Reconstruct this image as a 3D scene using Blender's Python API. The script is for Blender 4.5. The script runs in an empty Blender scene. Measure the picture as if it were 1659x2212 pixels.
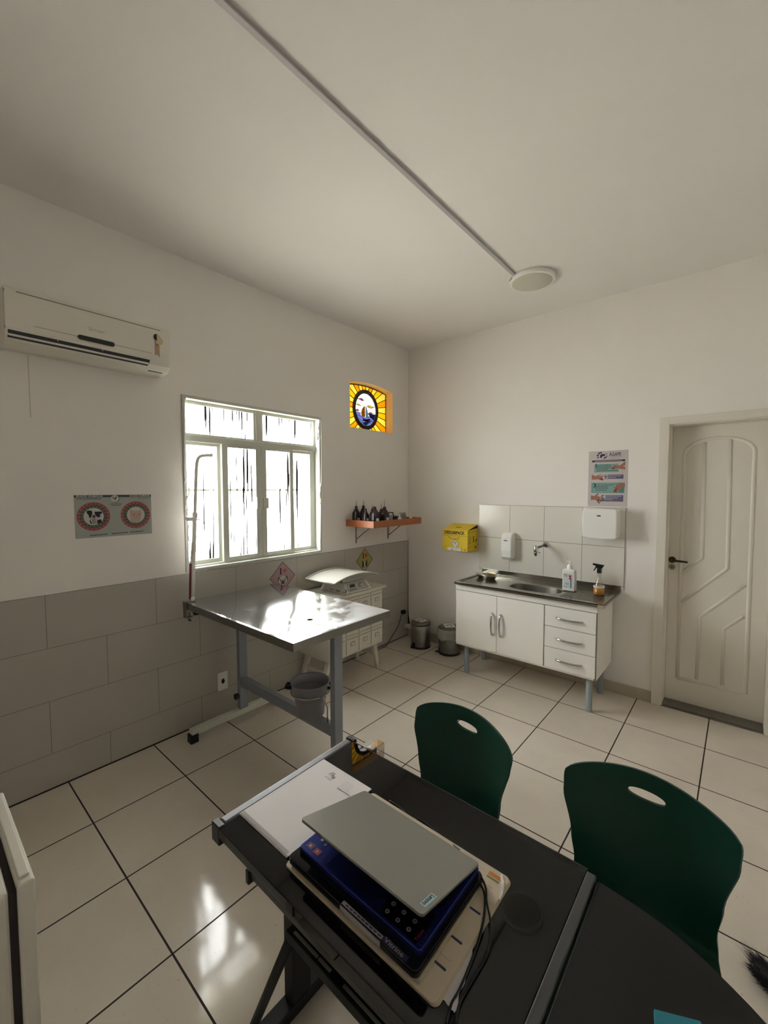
import bpy, bmesh, math, random
from mathutils import Vector, Matrix
random.seed(7)
PI = math.pi
SC = bpy.context.scene
COL = SC.collection

# ------------------------------------------------------------------ camera
IMG_W, IMG_H = 1659, 2212
FPX, YAW, PITCH, ROLL = 906.83, 2.2781, -0.0527, -0.0015
CAM = Vector((2.8427, -3.7334, 1.639))
_f = Vector((math.cos(PITCH)*math.cos(YAW), math.cos(PITCH)*math.sin(YAW), math.sin(PITCH)))
_r = _f.cross(Vector((0, 0, 1))).normalized(); _u = _r.cross(_f)
_c, _s = math.cos(ROLL), math.sin(ROLL)
RIGHT = _c*_r + _s*_u; UP = -_s*_r + _c*_u; FWD = _f
cd = bpy.data.cameras.new('camera'); cam = bpy.data.objects.new('camera', cd); COL.objects.link(cam)
cd.sensor_fit = 'VERTICAL'; cd.sensor_height = 36; cd.lens = FPX/IMG_H*36; cd.clip_start = 0.01
M = Matrix.Identity(4)
for i in range(3):
    M[i][0] = RIGHT[i]; M[i][1] = UP[i]; M[i][2] = -FWD[i]; M[i][3] = CAM[i]
cam.matrix_world = M; SC.camera = cam

def P(px, py, ax, val):
    """point where a line of sight meets the real plane axis = val (used to measure positions)"""
    d = RIGHT*((px-IMG_W/2)/FPX) + UP*(-(py-IMG_H/2)/FPX) + FWD
    t = (val-CAM[ax])/d[ax]
    return CAM + d*t

# ------------------------------------------------------------------ world, light, exposure
SKY = 9.0
w = bpy.data.worlds.new('daylight'); SC.world = w; w.use_nodes = True
nt = w.node_tree; bg = nt.nodes['Background']
bg.inputs[0].default_value = (0.985, 0.983, 1.0, 1); bg.inputs[1].default_value = SKY
SC.view_settings.view_transform = 'Standard'; SC.view_settings.look = 'None'
SC.view_settings.exposure = 1.62; SC.view_settings.gamma = 1; SC.view_settings.use_curve_mapping = False
sun = bpy.data.lights.new('sun', 'SUN'); sun.energy = 19; sun.angle = .02; sun.color = (1, .95, .86)
so_ = bpy.data.objects.new('sun', sun); COL.objects.link(so_)
so_.rotation_euler = Vector((-.55, .25, -.80)).to_track_quat('-Z', 'Y').to_euler()
def portal(loc, rot, sx, sy):
    l = bpy.data.lights.new('daylight_portal', 'AREA'); l.shape = 'RECTANGLE'; l.size = sx; l.size_y = sy
    o = bpy.data.objects.new('daylight_portal', l); COL.objects.link(o); o.location = loc; o.rotation_euler = rot
    l.cycles.is_portal = True
portal((-0.21, -1.867, 1.68), (0, -PI/2, 0), 1.2, 1.2)
portal((-0.21, -0.58, 2.45), (0, -PI/2, 0), 0.46, 0.66)
SC.cycles.use_denoising = True
SC.cycles.max_bounces = 14; SC.cycles.diffuse_bounces = 8; SC.cycles.transparent_max_bounces = 16
SC.cycles.sample_clamp_indirect = 6.0
SC.cycles.caustics_reflective = False; SC.cycles.caustics_refractive = False

# ------------------------------------------------------------------ materials
def lin(c):
    if isinstance(c, str):
        c = [int(c[i:i+2], 16)/255 for i in (0, 2, 4)]
        c = [x/12.92 if x <= .04045 else ((x+.055)/1.055)**2.4 for x in c]
    return (c[0], c[1], c[2], 1)
def mat(name, col, rough=.5, metal=0, bump=0, bscale=60, spec=.5, var=0, vscale=6, coat=0, trans=0, ior=1.45, alpha=1):
    m = bpy.data.materials.new(name); m.use_nodes = True
    n = m.node_tree.nodes; L = m.node_tree.links; b = n['Principled BSDF']
    b.inputs['Base Color'].default_value = lin(col); b.inputs['Roughness'].default_value = rough
    b.inputs['Metallic'].default_value = metal; b.inputs['Specular IOR Level'].default_value = spec
    b.inputs['Coat Weight'].default_value = coat; b.inputs['Transmission Weight'].default_value = trans
    b.inputs['IOR'].default_value = ior; b.inputs['Alpha'].default_value = alpha
    geo = n.new('ShaderNodeNewGeometry') if (bump or var) else None
    if bump:
        t = n.new('ShaderNodeTexNoise'); t.inputs['Scale'].default_value = bscale; t.inputs['Detail'].default_value = 3
        L.new(geo.outputs['Position'], t.inputs['Vector'])
        bp = n.new('ShaderNodeBump'); bp.inputs['Strength'].default_value = bump; bp.inputs['Distance'].default_value = .002
        L.new(t.outputs['Fac'], bp.inputs['Height']); L.new(bp.outputs['Normal'], b.inputs['Normal'])
    if var:
        t = n.new('ShaderNodeTexNoise'); t.inputs['Scale'].default_value = vscale; t.inputs['Detail'].default_value = 4
        L.new(geo.outputs['Position'], t.inputs['Vector'])
        mx = n.new('ShaderNodeMix'); mx.data_type = 'RGBA'
        c = lin(col); mx.inputs[6].default_value = tuple(x*(1-var) for x in c[:3])+(1,)
        mx.inputs[7].default_value = tuple(min(1, x*(1+var)) for x in c[:3])+(1,)
        L.new(t.outputs['Fac'], mx.inputs[0]); L.new(mx.outputs[2], b.inputs['Base Color'])
    return m

class NG:
    """tiny helper for math node chains"""
    def __init__(s, m): s.n = m.node_tree.nodes; s.L = m.node_tree.links
    def m(s, op, a, b=None, c=None):
        k = s.n.new('ShaderNodeMath'); k.operation = op
        for i, v in enumerate((a, b, c)):
            if v is None: continue
            if isinstance(v, (int, float)): k.inputs[i].default_value = v
            else: s.L.new(v, k.inputs[i])
        return k.outputs[0]
    def line(s, x, off, T, hw):
        """1 on a joint line of half width hw, repeated every T"""
        t = s.m('DIVIDE', s.m('SUBTRACT', x, off), T)
        f = s.m('ABSOLUTE', s.m('SUBTRACT', t, s.m('ROUND', t)))
        return s.m('LESS_THAN', f, hw/T)
    def pos(s):
        g = s.n.new('ShaderNodeNewGeometry'); x = s.n.new('ShaderNodeSeparateXYZ')
        s.L.new(g.outputs['Position'], x.inputs[0]); return g.outputs['Position'], x.outputs[0], x.outputs[1], x.outputs[2]
    def mix(s, f, a, b):
        k = s.n.new('ShaderNodeMix'); k.data_type = 'RGBA'
        for i, v in ((0, f), (6, a), (7, b)):
            if isinstance(v, (int, float)): k.inputs[i].default_value = v
            elif isinstance(v, tuple): k.inputs[i].default_value = v
            else: s.L.new(v, k.inputs[i])
        return k.outputs[2]
    def noise(s, vec, sc, det=3, rough=.5):
        t = s.n.new('ShaderNodeTexNoise'); t.inputs['Scale'].default_value = sc; t.inputs['Detail'].default_value = det
        t.inputs['Roughness'].default_value = rough; s.L.new(vec, t.inputs['Vector']); return t.outputs['Fac']

def floor_mat():
    m = mat('floor_tile', 'b9aa95', .13); g = NG(m); b = g.n['Principled BSDF']
    pos, x, y, z = g.pos()
    ln = g.m('MAXIMUM', g.line(x, .0116, .45, .0034), g.line(y, -.0059, .45, .0034))
    n1 = g.noise(pos, 3.2, 5, .6)
    c = g.mix(n1, lin('cdc4b7'), lin('e3dacd'))
    sp = g.m('GREATER_THAN', g.noise(pos, 60, 2), .70)
    c = g.mix(g.m('MULTIPLY', sp, .25), c, lin('8d8473'))
    g.L.new(g.mix(ln, c, lin('2a1a14')), b.inputs['Base Color'])
    g.L.new(g.m('ADD', .09, g.m('MULTIPLY', ln, .6)), b.inputs['Roughness'])
    bp = g.n.new('ShaderNodeBump'); bp.inputs['Strength'].default_value = .55; bp.inputs['Distance'].default_value = .0025
    h = g.m('SUBTRACT', g.noise(pos, 5.5, 2), g.m('MULTIPLY', ln, .6))
    g.L.new(h, bp.inputs['Height']); g.L.new(bp.outputs['Normal'], b.inputs['Normal'])
    return m
def wainscot_mat():
    m = mat('wall_tile_grey', '8d8a84', .32); g = NG(m); b = g.n['Principled BSDF']
    pos, x, y, z = g.pos()
    T = .2935
    row = g.m('FLOOR', g.m('DIVIDE', g.m('SUBTRACT', 1.075, z), T))
    odd = g.m('MODULO', row, 2)
    yy = g.m('SUBTRACT', y, g.m('MULTIPLY', odd, .2795))
    lv = g.line(yy, -2.664, .559, .0014); lh = g.line(z, 1.075, T, .0014)
    ln = g.m('MAXIMUM', lv, lh)
    c = g.mix(g.noise(pos, 2.5, 4), lin('aeaaa3'), lin('bbb7ae'))
    g.L.new(g.mix(g.m('MULTIPLY', ln, .75), c, lin('5b5550')), b.inputs['Base Color'])
    bp = g.n.new('ShaderNodeBump'); bp.inputs['Strength'].default_value = .3; bp.inputs['Distance'].default_value = .002
    g.L.new(g.m('SUBTRACT', g.noise(pos, 25, 2), ln), bp.inputs['Height']); g.L.new(bp.outputs['Normal'], b.inputs['Normal'])
    return m
def splash_mat():
    m = mat('wall_tile_white', 'd8d4c6', .16); g = NG(m); b = g.n['Principled BSDF']
    pos, x, y, z = g.pos()
    ln = g.m('MAXIMUM', g.line(x, 1.2, .3165, .0018), g.line(z, 1.182, .311, .0018))
    g.L.new(g.mix(ln, lin('e6e3da'), lin('8f887a')), b.inputs['Base Color'])
    bp = g.n.new('ShaderNodeBump'); bp.inputs['Strength'].default_value = .4; bp.inputs['Distance'].default_value = .002
    g.L.new(g.m('SUBTRACT', g.m('MULTIPLY', g.noise(pos, 9, 2), .6), ln), bp.inputs['Height']); g.L.new(bp.outputs['Normal'], b.inputs['Normal'])
    return m
def ribbed_glass():
    m = bpy.data.materials.new('fluted_glass'); m.use_nodes = True; g = NG(m)
    for k in list(g.n):
        if k.type != 'OUTPUT_MATERIAL': g.n.remove(k)
    out = [k for k in g.n][0]
    pos, x, y, z = g.pos()
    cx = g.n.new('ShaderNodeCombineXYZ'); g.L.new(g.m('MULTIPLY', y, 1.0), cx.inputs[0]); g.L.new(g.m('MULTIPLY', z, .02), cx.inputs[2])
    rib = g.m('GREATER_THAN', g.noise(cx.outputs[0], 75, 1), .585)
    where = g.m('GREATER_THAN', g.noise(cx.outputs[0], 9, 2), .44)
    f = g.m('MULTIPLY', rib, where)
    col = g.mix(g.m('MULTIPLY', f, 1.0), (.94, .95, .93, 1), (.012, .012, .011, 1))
    tr = g.n.new('ShaderNodeBsdfTransparent'); g.L.new(col, tr.inputs[0])
    tl = g.n.new('ShaderNodeBsdfTranslucent'); g.L.new(col, tl.inputs[0])
    m0 = g.n.new('ShaderNodeMixShader'); m0.inputs[0].default_value = 0.0
    g.L.new(tr.outputs[0], m0.inputs[1]); g.L.new(tl.outputs[0], m0.inputs[2])
    gl = g.n.new('ShaderNodeBsdfGlossy'); gl.inputs['Roughness'].default_value = .15
    mx = g.n.new('ShaderNodeMixShader'); mx.inputs[0].default_value = .05
    g.L.new(m0.outputs[0], mx.inputs[1]); g.L.new(gl.outputs[0], mx.inputs[2]); g.L.new(mx.outputs[0], out.inputs['Surface'])
    return m
def stained(name, col, k=.6):
    """coloured sheet glass: part clear, part milky"""
    m = bpy.data.materials.new(name); m.use_nodes = True; n = m.node_tree.nodes; L = m.node_tree.links
    n.remove(n['Principled BSDF']); out = n['Material Output']
    a = n.new('ShaderNodeBsdfTransparent'); a.inputs[0].default_value = tuple(col)+(1,)
    t = n.new('ShaderNodeBsdfTranslucent'); t.inputs[0].default_value = tuple(min(1, c*1.5) for c in col)+(1,)
    x = n.new('ShaderNodeMixShader'); x.inputs[0].default_value = k
    L.new(a.outputs[0], x.inputs[1]); L.new(t.outputs[0], x.inputs[2]); L.new(x.outputs[0], out.inputs[0])
    return m
def clear(name, tint=(.9, .9, .9), fac=.12, rough=.03):
    m = bpy.data.materials.new(name); m.use_nodes = True; n = m.node_tree.nodes; L = m.node_tree.links
    n.remove(n['Principled BSDF']); out = n['Material Output']
    a = n.new('ShaderNodeBsdfTransparent'); a.inputs[0].default_value = tuple(tint)+(1,)
    t = n.new('ShaderNodeBsdfGlossy'); t.inputs['Roughness'].default_value = rough
    x = n.new('ShaderNodeMixShader'); x.inputs[0].default_value = fac
    L.new(a.outputs[0], x.inputs[1]); L.new(t.outputs[0], x.inputs[2]); L.new(x.outputs[0], out.inputs[0])
    return m

WALL = mat('wall_paint', 'efece8', .75, bump=.25, bscale=45, var=.03, vscale=2)
CEIL = mat('ceiling_paint', 'eae8e6', .85, var=.03, vscale=1.5)
FLOOR = floor_mat(); WAIN = wainscot_mat(); SPLASH = splash_mat()
BASEB = mat('baseboard_tile', 'b9b0a0', .3)
DOORP = mat('door_paint', 'e4dfd4', .42, bump=.1, bscale=30)
REVEAL = mat('cream_paint_and_warm_light', 'f2dcae', .7)  # outer jamb's own cream; on the stained-glass lining, warm light put into colour
YARD = mat('yard_concrete', 'cfcac0', .8)
GRANITE = mat('granite', '6e6a61', .4, var=.35, vscale=90)
FRAMEW = mat('window_enamel', 'c9cbc2', .35)
ALU = mat('aluminium', 'b4b6b2', .35, metal=.7)
GLASSR = ribbed_glass()
LEAD = mat('lead_came', '2b2521', .6)
ACW = mat('ac_plastic', 'e4e0d6', .4); ACD = mat('ac_dark', '33363a', .5); ACDISP = mat('ac_display', '2c312e', .25)
GREYL = mat('grey_line', '8d877c', .6)
STEEL = mat('stainless', 'e4e6ea', .085, metal=1, bump=.12, bscale=6)
STEELR = mat('stainless_brushed', '8b8a86', .28, metal=1)
STEELT = mat('counter_steel', 'a8a59e', .2, metal=1, bump=.1, bscale=12)
CHROME = mat('chrome', 'c9c9c6', .12, metal=1)
GREYP = mat('grey_powder_coat', '8e939c', .45)
LEGP = mat('grey_leg_paint', '8f989b', .4)
_m = STEEL; _g = NG(_m); _b = _g.n['Principled BSDF']; _p, _x, _y, _z = _g.pos()
_wear = _g.m('ADD', _g.m('SUBTRACT', _x, .80), _g.m('MULTIPLY', _g.m('ADD', _y, 2.1), .8))     # the corner worn by use
_wear = _g.m('ADD', _wear, _g.m('MULTIPLY', _g.m('SUBTRACT', _g.noise(_p, 9, 5, .65), .5), .9))
_wear = _g.m('MULTIPLY', _g.m('MINIMUM', _g.m('MAXIMUM', _wear, 0.0), .45), .75)
_g.L.new(_g.m('ADD', .08, _wear), _b.inputs['Roughness'])
WHITEM = mat('white_enamel', 'd9d6cc', .35)
MELA = mat('white_melamine', 'f0eee8', .42)
EDGE = mat('grey_edge', '8e8b82', .5)
DRES = mat('dresser_white', 'd5d1c4', .5); DRESD = mat('dresser_groove', '9a968a', .6)
PLAW = mat('white_plastic', 'f0f0ec', .35)
BLACK = mat('black_plastic', '15161a', .4); BLACKM = mat('black_matte', '0d0d0f', .6)
DESK = mat('desk_black_laminate', '08080a', .025)
DESKEDGE = mat('desk_edge', '2c2c2f', .35); DESKGREY = mat('desk_grey_profile', '606164', .35, metal=.3)
GREEN = mat('green_plastic', '083c2f', .34)
PAPER = mat('paper', 'dedbdc', .7); PAPERG = mat('paper_grey', 'a9a6a8', .7)
INK = mat('ink', '23222e', .6); INKG = mat('ink_grey', '85858a', .6)
LAPL = mat('laptop_grey', '8d8c86', .38, metal=.35); LAPD = mat('laptop_dark_edge', '101014', .3)
LAPB = mat('laptop_blue', '2b3580', .22, metal=.7)
CARTON = mat('blotter_card', 'c3b6a2', .7); CARTB = mat('blotter_line', '3b3c66', .7)
ORANGE = mat('blotter_orange', 'c87a3c', .7); OLIVE = mat('blotter_olive', '7b7f3e', .7)
YEL = mat('yellow_carton', 'e2c428', .55); YELD = mat('yellow_carton_dark_print', 'a88a10', .55)  # carton yellow and the darker yellow of its printing
BRN = mat('dark_brown_print', '3b2412', .6)
WOOD = mat('cherry_wood', 'a8623c', .35, var=.15, vscale=30)
AMBER = mat('brown_bottle', '2c1c1e', .2); AMBERC = mat('brown_cap', '3a2626', .4)
NOZ = mat('nozzle', '9a9088', .5)
TEAL = mat('teal_cover', '1f7f93', .45)
FUR = mat('black_fur', '0a0908', .55)
BURG = mat('burgundy_strap', '6e3040', .6)
FOAMP = mat('plastic_bag', 'b9b9ae', .35, alpha=.75)

# ------------------------------------------------------------------ mesh builder
class MB:
    def __init__(s): s.v = []; s.f = []; s.mi = []; s.sm = []; s.mats = []
    def _m(s, m):
        if m not in s.mats: s.mats.append(m)
        return s.mats.index(m)
    def add(s, vs, fs, m, smooth=False, X=None):
        o = len(s.v); k = s._m(m)
        for v in vs:
            v = Vector(v); s.v.append(X @ v if X is not None else v)
        for f in fs: s.f.append([i+o for i in f]); s.mi.append(k); s.sm.append(smooth)
        return s
    def box(s, a, b, m, X=None):
        x0, x1 = sorted((a[0], b[0])); y0, y1 = sorted((a[1], b[1])); z0, z1 = sorted((a[2], b[2]))
        v = [(x0,y0,z0),(x1,y0,z0),(x1,y1,z0),(x0,y1,z0),(x0,y0,z1),(x1,y0,z1),(x1,y1,z1),(x0,y1,z1)]
        return s.add(v, [(3,2,1,0),(4,5,6,7),(0,1,5,4),(1,2,6,5),(2,3,7,6),(3,0,4,7)], m, X=X)
    def hexa(s, v, m, X=None):
        return s.add(v, [(3,2,1,0),(4,5,6,7),(0,1,5,4),(1,2,6,5),(2,3,7,6),(3,0,4,7)], m, X=X)
    def prism(s, pts, vec, m, smooth=False, X=None):
        n = len(pts); vec = Vector(vec); p = [Vector(q) for q in pts]
        nrm = Vector((0,0,0))
        for i in range(n): nrm += p[i].cross(p[(i+1) % n])
        if nrm.dot(vec) > 0: p = p[::-1]
        v = p + [q+vec for q in p]
        s.add(v, [list(range(n)), list(range(2*n-1, n-1, -1))], m, False, X)
        o = len(s.v)-2*n; k = s._m(m)
        for i in range(n):
            j = (i+1) % n; s.f.append([o+j, o+i, o+n+i, o+n+j]); s.mi.append(k); s.sm.append(smooth)
        return s
    def flat(s, pts, m, X=None): return s.add(pts, [list(range(len(pts)))], m, X=X)
    def tube(s, path, r, m, n=10, X=None, closed=False, sx=1, smooth=True):
        p = [Vector(q) for q in path]; N = len(p); rs = r if isinstance(r, (list, tuple)) else [r]*N
        vs = []; ref = None
        for i in range(N):
            a = p[(i-1) % N] if (closed or i > 0) else p[i]; b = p[(i+1) % N] if (closed or i < N-1) else p[i]
            t = (b-a).normalized()
            if ref is None:
                ref = t.cross(Vector((0,0,1)))
                if ref.length < .1: ref = t.cross(Vector((0,1,0)))
            ref = (ref - t*ref.dot(t)).normalized(); q = t.cross(ref)
            for k in range(n):
                an = 2*PI*k/n; vs.append(p[i] + ref*(math.cos(an)*rs[i]*sx) + q*(math.sin(an)*rs[i]))
        fs = []
        for i in range(N if closed else N-1):
            j = (i+1) % N
            for k in range(n): l = (k+1) % n; fs.append((i*n+k, i*n+l, j*n+l, j*n+k))
        s.add(vs, fs, m, smooth, X)
        if not closed:
            o = len(s.v)-len(vs); kk = s._m(m)
            s.f.append([o+k for k in range(n-1, -1, -1)]); s.mi.append(kk); s.sm.append(False)
            s.f.append([o+(N-1)*n+k for k in range(n)]); s.mi.append(kk); s.sm.append(False)
        return s
    def lathe(s, prof, c, m, n=24, X=None, cap=True, smooth=True, sq=None, sx=1, sy=1):
        vs = []; c = Vector(c)
        for r, z in prof:
            for k in range(n):
                a = 2*PI*k/n; ca, sa = math.cos(a), math.sin(a)
                if sq:
                    q = (abs(ca)**sq+abs(sa)**sq)**(-1/sq); ca *= q; sa *= q
                vs.append(c+Vector((r*ca*sx, r*sa*sy, z)))
        fs = []
        for i in range(len(prof)-1):
            for k in range(n): l = (k+1) % n; fs.append((i*n+k, i*n+l, (i+1)*n+l, (i+1)*n+k))
        s.add(vs, fs, m, smooth, X)
        if cap:
            o = len(s.v)-len(vs); kk = s._m(m); e = (len(prof)-1)*n
            if prof[0][0] > 1e-5: s.f.append([o+k for k in range(n-1, -1, -1)]); s.mi.append(kk); s.sm.append(False)
            if prof[-1][0] > 1e-5: s.f.append([o+e+k for k in range(n)]); s.mi.append(kk); s.sm.append(False)
        return s
    def disc(s, c, r, u, v, m, n=24, rv=None):
        c, u, v = Vector(c), Vector(u), Vector(v); rv = rv or r
        return s.flat([c+u*math.cos(2*PI*k/n)*r+v*math.sin(2*PI*k/n)*rv for k in range(n)], m)
    def ring(s, c, r0, r1, u, v, m, n=40, a0=0, a1=2*PI):
        c, u, v = Vector(c), Vector(u), Vector(v)
        for k in range(n):
            a, b = a0+(a1-a0)*k/n, a0+(a1-a0)*(k+1)/n
            s.flat([c+u*math.cos(a)*r0+v*math.sin(a)*r0, c+u*math.cos(a)*r1+v*math.sin(a)*r1,
                    c+u*math.cos(b)*r1+v*math.sin(b)*r1, c+u*math.cos(b)*r0+v*math.sin(b)*r0], m)
        return s
    def text(s, body, size, org, right, up, m, align='LEFT', width=None, bold=0.0):
        """lettering laid on a surface at org; right and up are its directions"""
        c = bpy.data.curves.new('lettering', 'FONT'); c.body = body; c.size = size; c.align_x = align; c.align_y = 'CENTER'
        c.resolution_u = 2; c.offset = bold
        o = bpy.data.objects.new('lettering', c); COL.objects.link(o)
        dg = bpy.context.evaluated_depsgraph_get(); dg.update()
        me = bpy.data.meshes.new_from_object(o.evaluated_get(dg))
        r, u = Vector(right).normalized(), Vector(up).normalized()
        k = 1
        xs = [v.co.x for v in me.vertices] or [0, 1]
        if width: k = width/max(1e-6, max(xs)-min(xs))
        org = Vector(org)
        s.add([org+r*(v.co.x*k)+u*v.co.y for v in me.vertices], [list(p.vertices) for p in me.polygons], m)
        bpy.data.objects.remove(o); bpy.data.curves.remove(c); bpy.data.meshes.remove(me)
        return s
    def build(s, name, parent=None, world=True, bevel=0, seg=2, subsurf=0, solid=0, smooth=False):
        off = Vector((0,0,0))
        if parent is not None and world:
            q = parent
            while q is not None: off += q.location; q = q.parent
        me = bpy.data.meshes.new(name); me.from_pydata([v-off for v in s.v], [], s.f)
        for m in s.mats: me.materials.append(m)
        for p, k, sm in zip(me.polygons, s.mi, s.sm): p.material_index = k; p.use_smooth = sm or smooth
        me.validate(); me.update()
        o = bpy.data.objects.new(name, me); COL.objects.link(o)
        if parent is not None: o.parent = parent
        if solid:
            d = o.modifiers.new('thickness', 'SOLIDIFY'); d.thickness = solid; d.offset = 0
        if bevel:
            d = o.modifiers.new('bevel', 'BEVEL'); d.width = bevel; d.segments = seg; d.limit_method = 'ANGLE'; d.angle_limit = math.radians(40)
            d.harden_normals = False
        if subsurf:
            d = o.modifiers.new('subdivision', 'SUBSURF'); d.levels = subsurf; d.render_levels = subsurf
        return o

def tag(o, label, cat, group=None, kind=None):
    o['label'] = label; o['category'] = cat
    if group: o['group'] = group
    if kind: o['kind'] = kind
    return o
def thing(name, label, cat, loc, group=None, rz=0):
    o = bpy.data.objects.new(name, None); COL.objects.link(o); o.location = loc; o.rotation_euler = (0, 0, rz)
    o.empty_display_size = .1
    return tag(o, label, cat, group)
def struct(o, label=None, cat=None):
    o['kind'] = 'structure'
    if label: o['label'] = label; o['category'] = cat
    return o
def sroot(name, loc, label, cat):
    o = bpy.data.objects.new(name, None); COL.objects.link(o); o.location = loc; o.empty_display_size = .1
    return struct(o, label, cat)
def dup(root, loc=None, rz=None, label=None):
    r = root.copy(); COL.objects.link(r)
    if loc is not None: r.location = loc
    if rz is not None: r.rotation_euler = (0, 0, rz)
    if label: r['label'] = label
    for ch in list(root.children):
        c = ch.copy(); COL.objects.link(c); c.parent = r
        for g2 in list(ch.children):
            d = g2.copy(); COL.objects.link(d); d.parent = c
    return r
def arc(c, u, v, r, a0, a1, n=8):
    c, u, v = Vector(c), Vector(u), Vector(v)
    return [c+u*math.cos(a0+(a1-a0)*i/n)*r+v*math.sin(a0+(a1-a0)*i/n)*r for i in range(n+1)]
def spline(pts, n=8):
    p = [Vector(q) for q in pts]; out = []
    for i in range(len(p)-1):
        a = p[max(i-1, 0)]; b = p[i]; c = p[i+1]; d = p[min(i+2, len(p)-1)]
        for k in range(n):
            t = k/n
            out.append(.5*((2*b)+(c-a)*t+(2*a-5*b+4*c-d)*t*t+(3*b-a-3*c+d)*t**3))
    return out+[p[-1]]

# ================================================================== THE ROOM
RX, RY, CZ = 4.4, -5.3, 3.158
struct(MB().box((-.2, RY-.2, -.15), (RX+.2, .2, 0), FLOOR).build('floor'), 'glossy beige square floor tiles with dark grout', 'floor')
struct(MB().box((-.2, RY-.2, CZ), (RX+.2, .2, CZ+.15), CEIL).build('ceiling'), 'plain off-white painted ceiling', 'ceiling')
WY0, WY1, WZ0, WZ1 = -2.470, -1.268, 1.083, 2.272
SY0, SY1, SZ0, SZS, SZR = -.902, -.262, 2.232, 2.657, .035
wl = MB(); TH = -.2
def wpanel(y0, y1, z0, z1): wl.box((TH, y0, z0), (0, y1, z1), WALL)
wpanel(RY, WY0, 0, CZ); wpanel(WY0, WY1, 0, WZ0); wpanel(WY0, WY1, WZ1, CZ); wpanel(WY1, SY0, 0, CZ)
wpanel(SY0, SY1, 0, SZ0); wpanel(SY1, .0, 0, CZ)
def sarch(y):
    t = (y-(SY0+SY1)/2)/((SY1-SY0)/2); return SZS+SZR*(1-t*t)
n = 16
for i in range(n):
    a, b = SY0+(SY1-SY0)*i/n, SY0+(SY1-SY0)*(i+1)/n
    wl.hexa([(TH,a,sarch(a)),(0,a,sarch(a)),(0,b,sarch(b)),(TH,b,sarch(b)),(TH,a,CZ),(0,a,CZ),(0,b,CZ),(TH,b,CZ)], WALL)
struct(wl.build('wall_left'), 'off-white painted wall with the window and the stained-glass opening', 'wall')
struct(MB().box((0, RY, 0), (.006, -.001, 1.075), WAIN).build('trim_1', bevel=.002), 'grey rectangular wall tiles below the window', 'wall tiles')
DX0, DX1, DZ = 2.418, 3.002, 2.112
wr = MB()
wr.box((-.2, 0, 0), (DX0, .2, CZ), WALL).box((DX1, 0, 0), (RX+.2, .2, CZ), WALL).box((DX0, 0, DZ), (DX1, .2, CZ), WALL)
struct(wr.build('wall_back'), 'off-white painted wall behind the sink', 'wall')
struct(MB().box((RX, RY, 0), (RX+.2, 0, CZ), WALL).build('wall_right'), 'off-white wall on the right', 'wall')
struct(MB().box((-.2, RY-.2, 0), (RX+.2, RY, CZ), WALL).build('wall_front'), 'off-white wall behind the camera', 'wall')
struct(MB().box((.885, -.008, .845), (2.15, 0, 1.494), SPLASH).build('trim_2', bevel=.0015), 'white square tile splashback above the sink', 'wall tiles')
bb = MB()
xs = [.007, .45, .91, 1.36, 1.81, 2.26, 2.356]
for a, b in zip(xs, xs[1:]): bb.box((a+.0015, -.011, 0), (b-.0015, 0, .088), BASEB)
struct(bb.build('baseboard_back', bevel=.002), 'low beige tile skirting under the sink wall', 'baseboard')
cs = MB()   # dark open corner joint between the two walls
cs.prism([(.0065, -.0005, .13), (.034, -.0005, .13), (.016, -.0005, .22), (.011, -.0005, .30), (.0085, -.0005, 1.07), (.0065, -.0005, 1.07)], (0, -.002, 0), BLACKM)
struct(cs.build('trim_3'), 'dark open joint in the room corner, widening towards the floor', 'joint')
struct(MB().box((.006, RY, 0), (.0105, -.012, .0035), BLACKM).build('trim_5'), 'dark joint where the tiled wall meets the floor', 'joint')
# yard outside
struct(MB().box((-9, -9, -.3), (-.2, 7, -.15), YARD).build('yard_ground'), 'pale concrete yard seen through the window', 'ground')

# ---- door
d = sroot('door_1', (2.71, .12, 0), 'off-white moulded door in the wall right of the sink', 'door')
lf = MB().box((DX0+.0072, .122, .0165), (DX1-.0032, .157, DZ-.0062), DOORP)
lf.build('door_leaf', d, bevel=.002)
mo = MB(); Y = .1290
def ridge(pts):
    mo.tube([(2.8427+(x-2.8427)*1.021, Y, 1.639+(z-1.639)*1.021) for x, z in pts], .0145, DOORP, 14)
out = [(2.512, .225), (2.508, 1.90)]+[(2.70-.19*math.cos(a), 1.90+.10*math.sin(a)) for a in [PI*k/12 for k in range(1, 12)]]+[(2.893, 1.90), (2.899, .225)]
ridge(out+[(2.512, .225)])
ridge([(2.622, 1.975), (2.632, 1.145), (2.512, 1.02)]); 
ridge([(2.765, 1.985), (2.776, 1.085), (2.515, .80)])
ridge([(2.872, .985), (2.633, .714), (2.628, .25)])
ridge([(2.872, .765), (2.769, .655), (2.773, .25)])

mo.build('panel_moulding', d)
cg = MB()
cg.box((2.356, -.018, 0), (2.416, 0, 2.166), DOORP).box((3.004, -.018, 0), (3.064, 0, 2.166), DOORP).box((2.416, -.018, 2.114), (3.004, 0, 2.166), DOORP)
cg.box((DX0, 0, 0), (DX0+.007, .199, DZ), DOORP).box((DX1-.003, 0, 0), (DX1, .199, DZ), DOORP).box((DX0, 0, DZ-.006), (DX1, .199, DZ), DOORP)
cg.build('door_casing', d, bevel=.006)
lv = MB(); bronze = mat('dark_bronze', '463c2c', .35, metal=.6); nick = mat('worn_nickel', '8a8266', .4, metal=.5)
lx, lz = 2.447, 1.103
lv.tube([(lx, .1215, lz), (lx, .112, lz)], .024, bronze, 20)
lv.tube([(lx, .115, lz), (lx, .08, lz), (lx+.012, .074, lz), (lx+.1, .074, lz-.004)], [.009, .009, .009, .007], bronze, 10)
lv.build('handle', d)['label'] = 'dark bronze lever handle'
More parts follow.
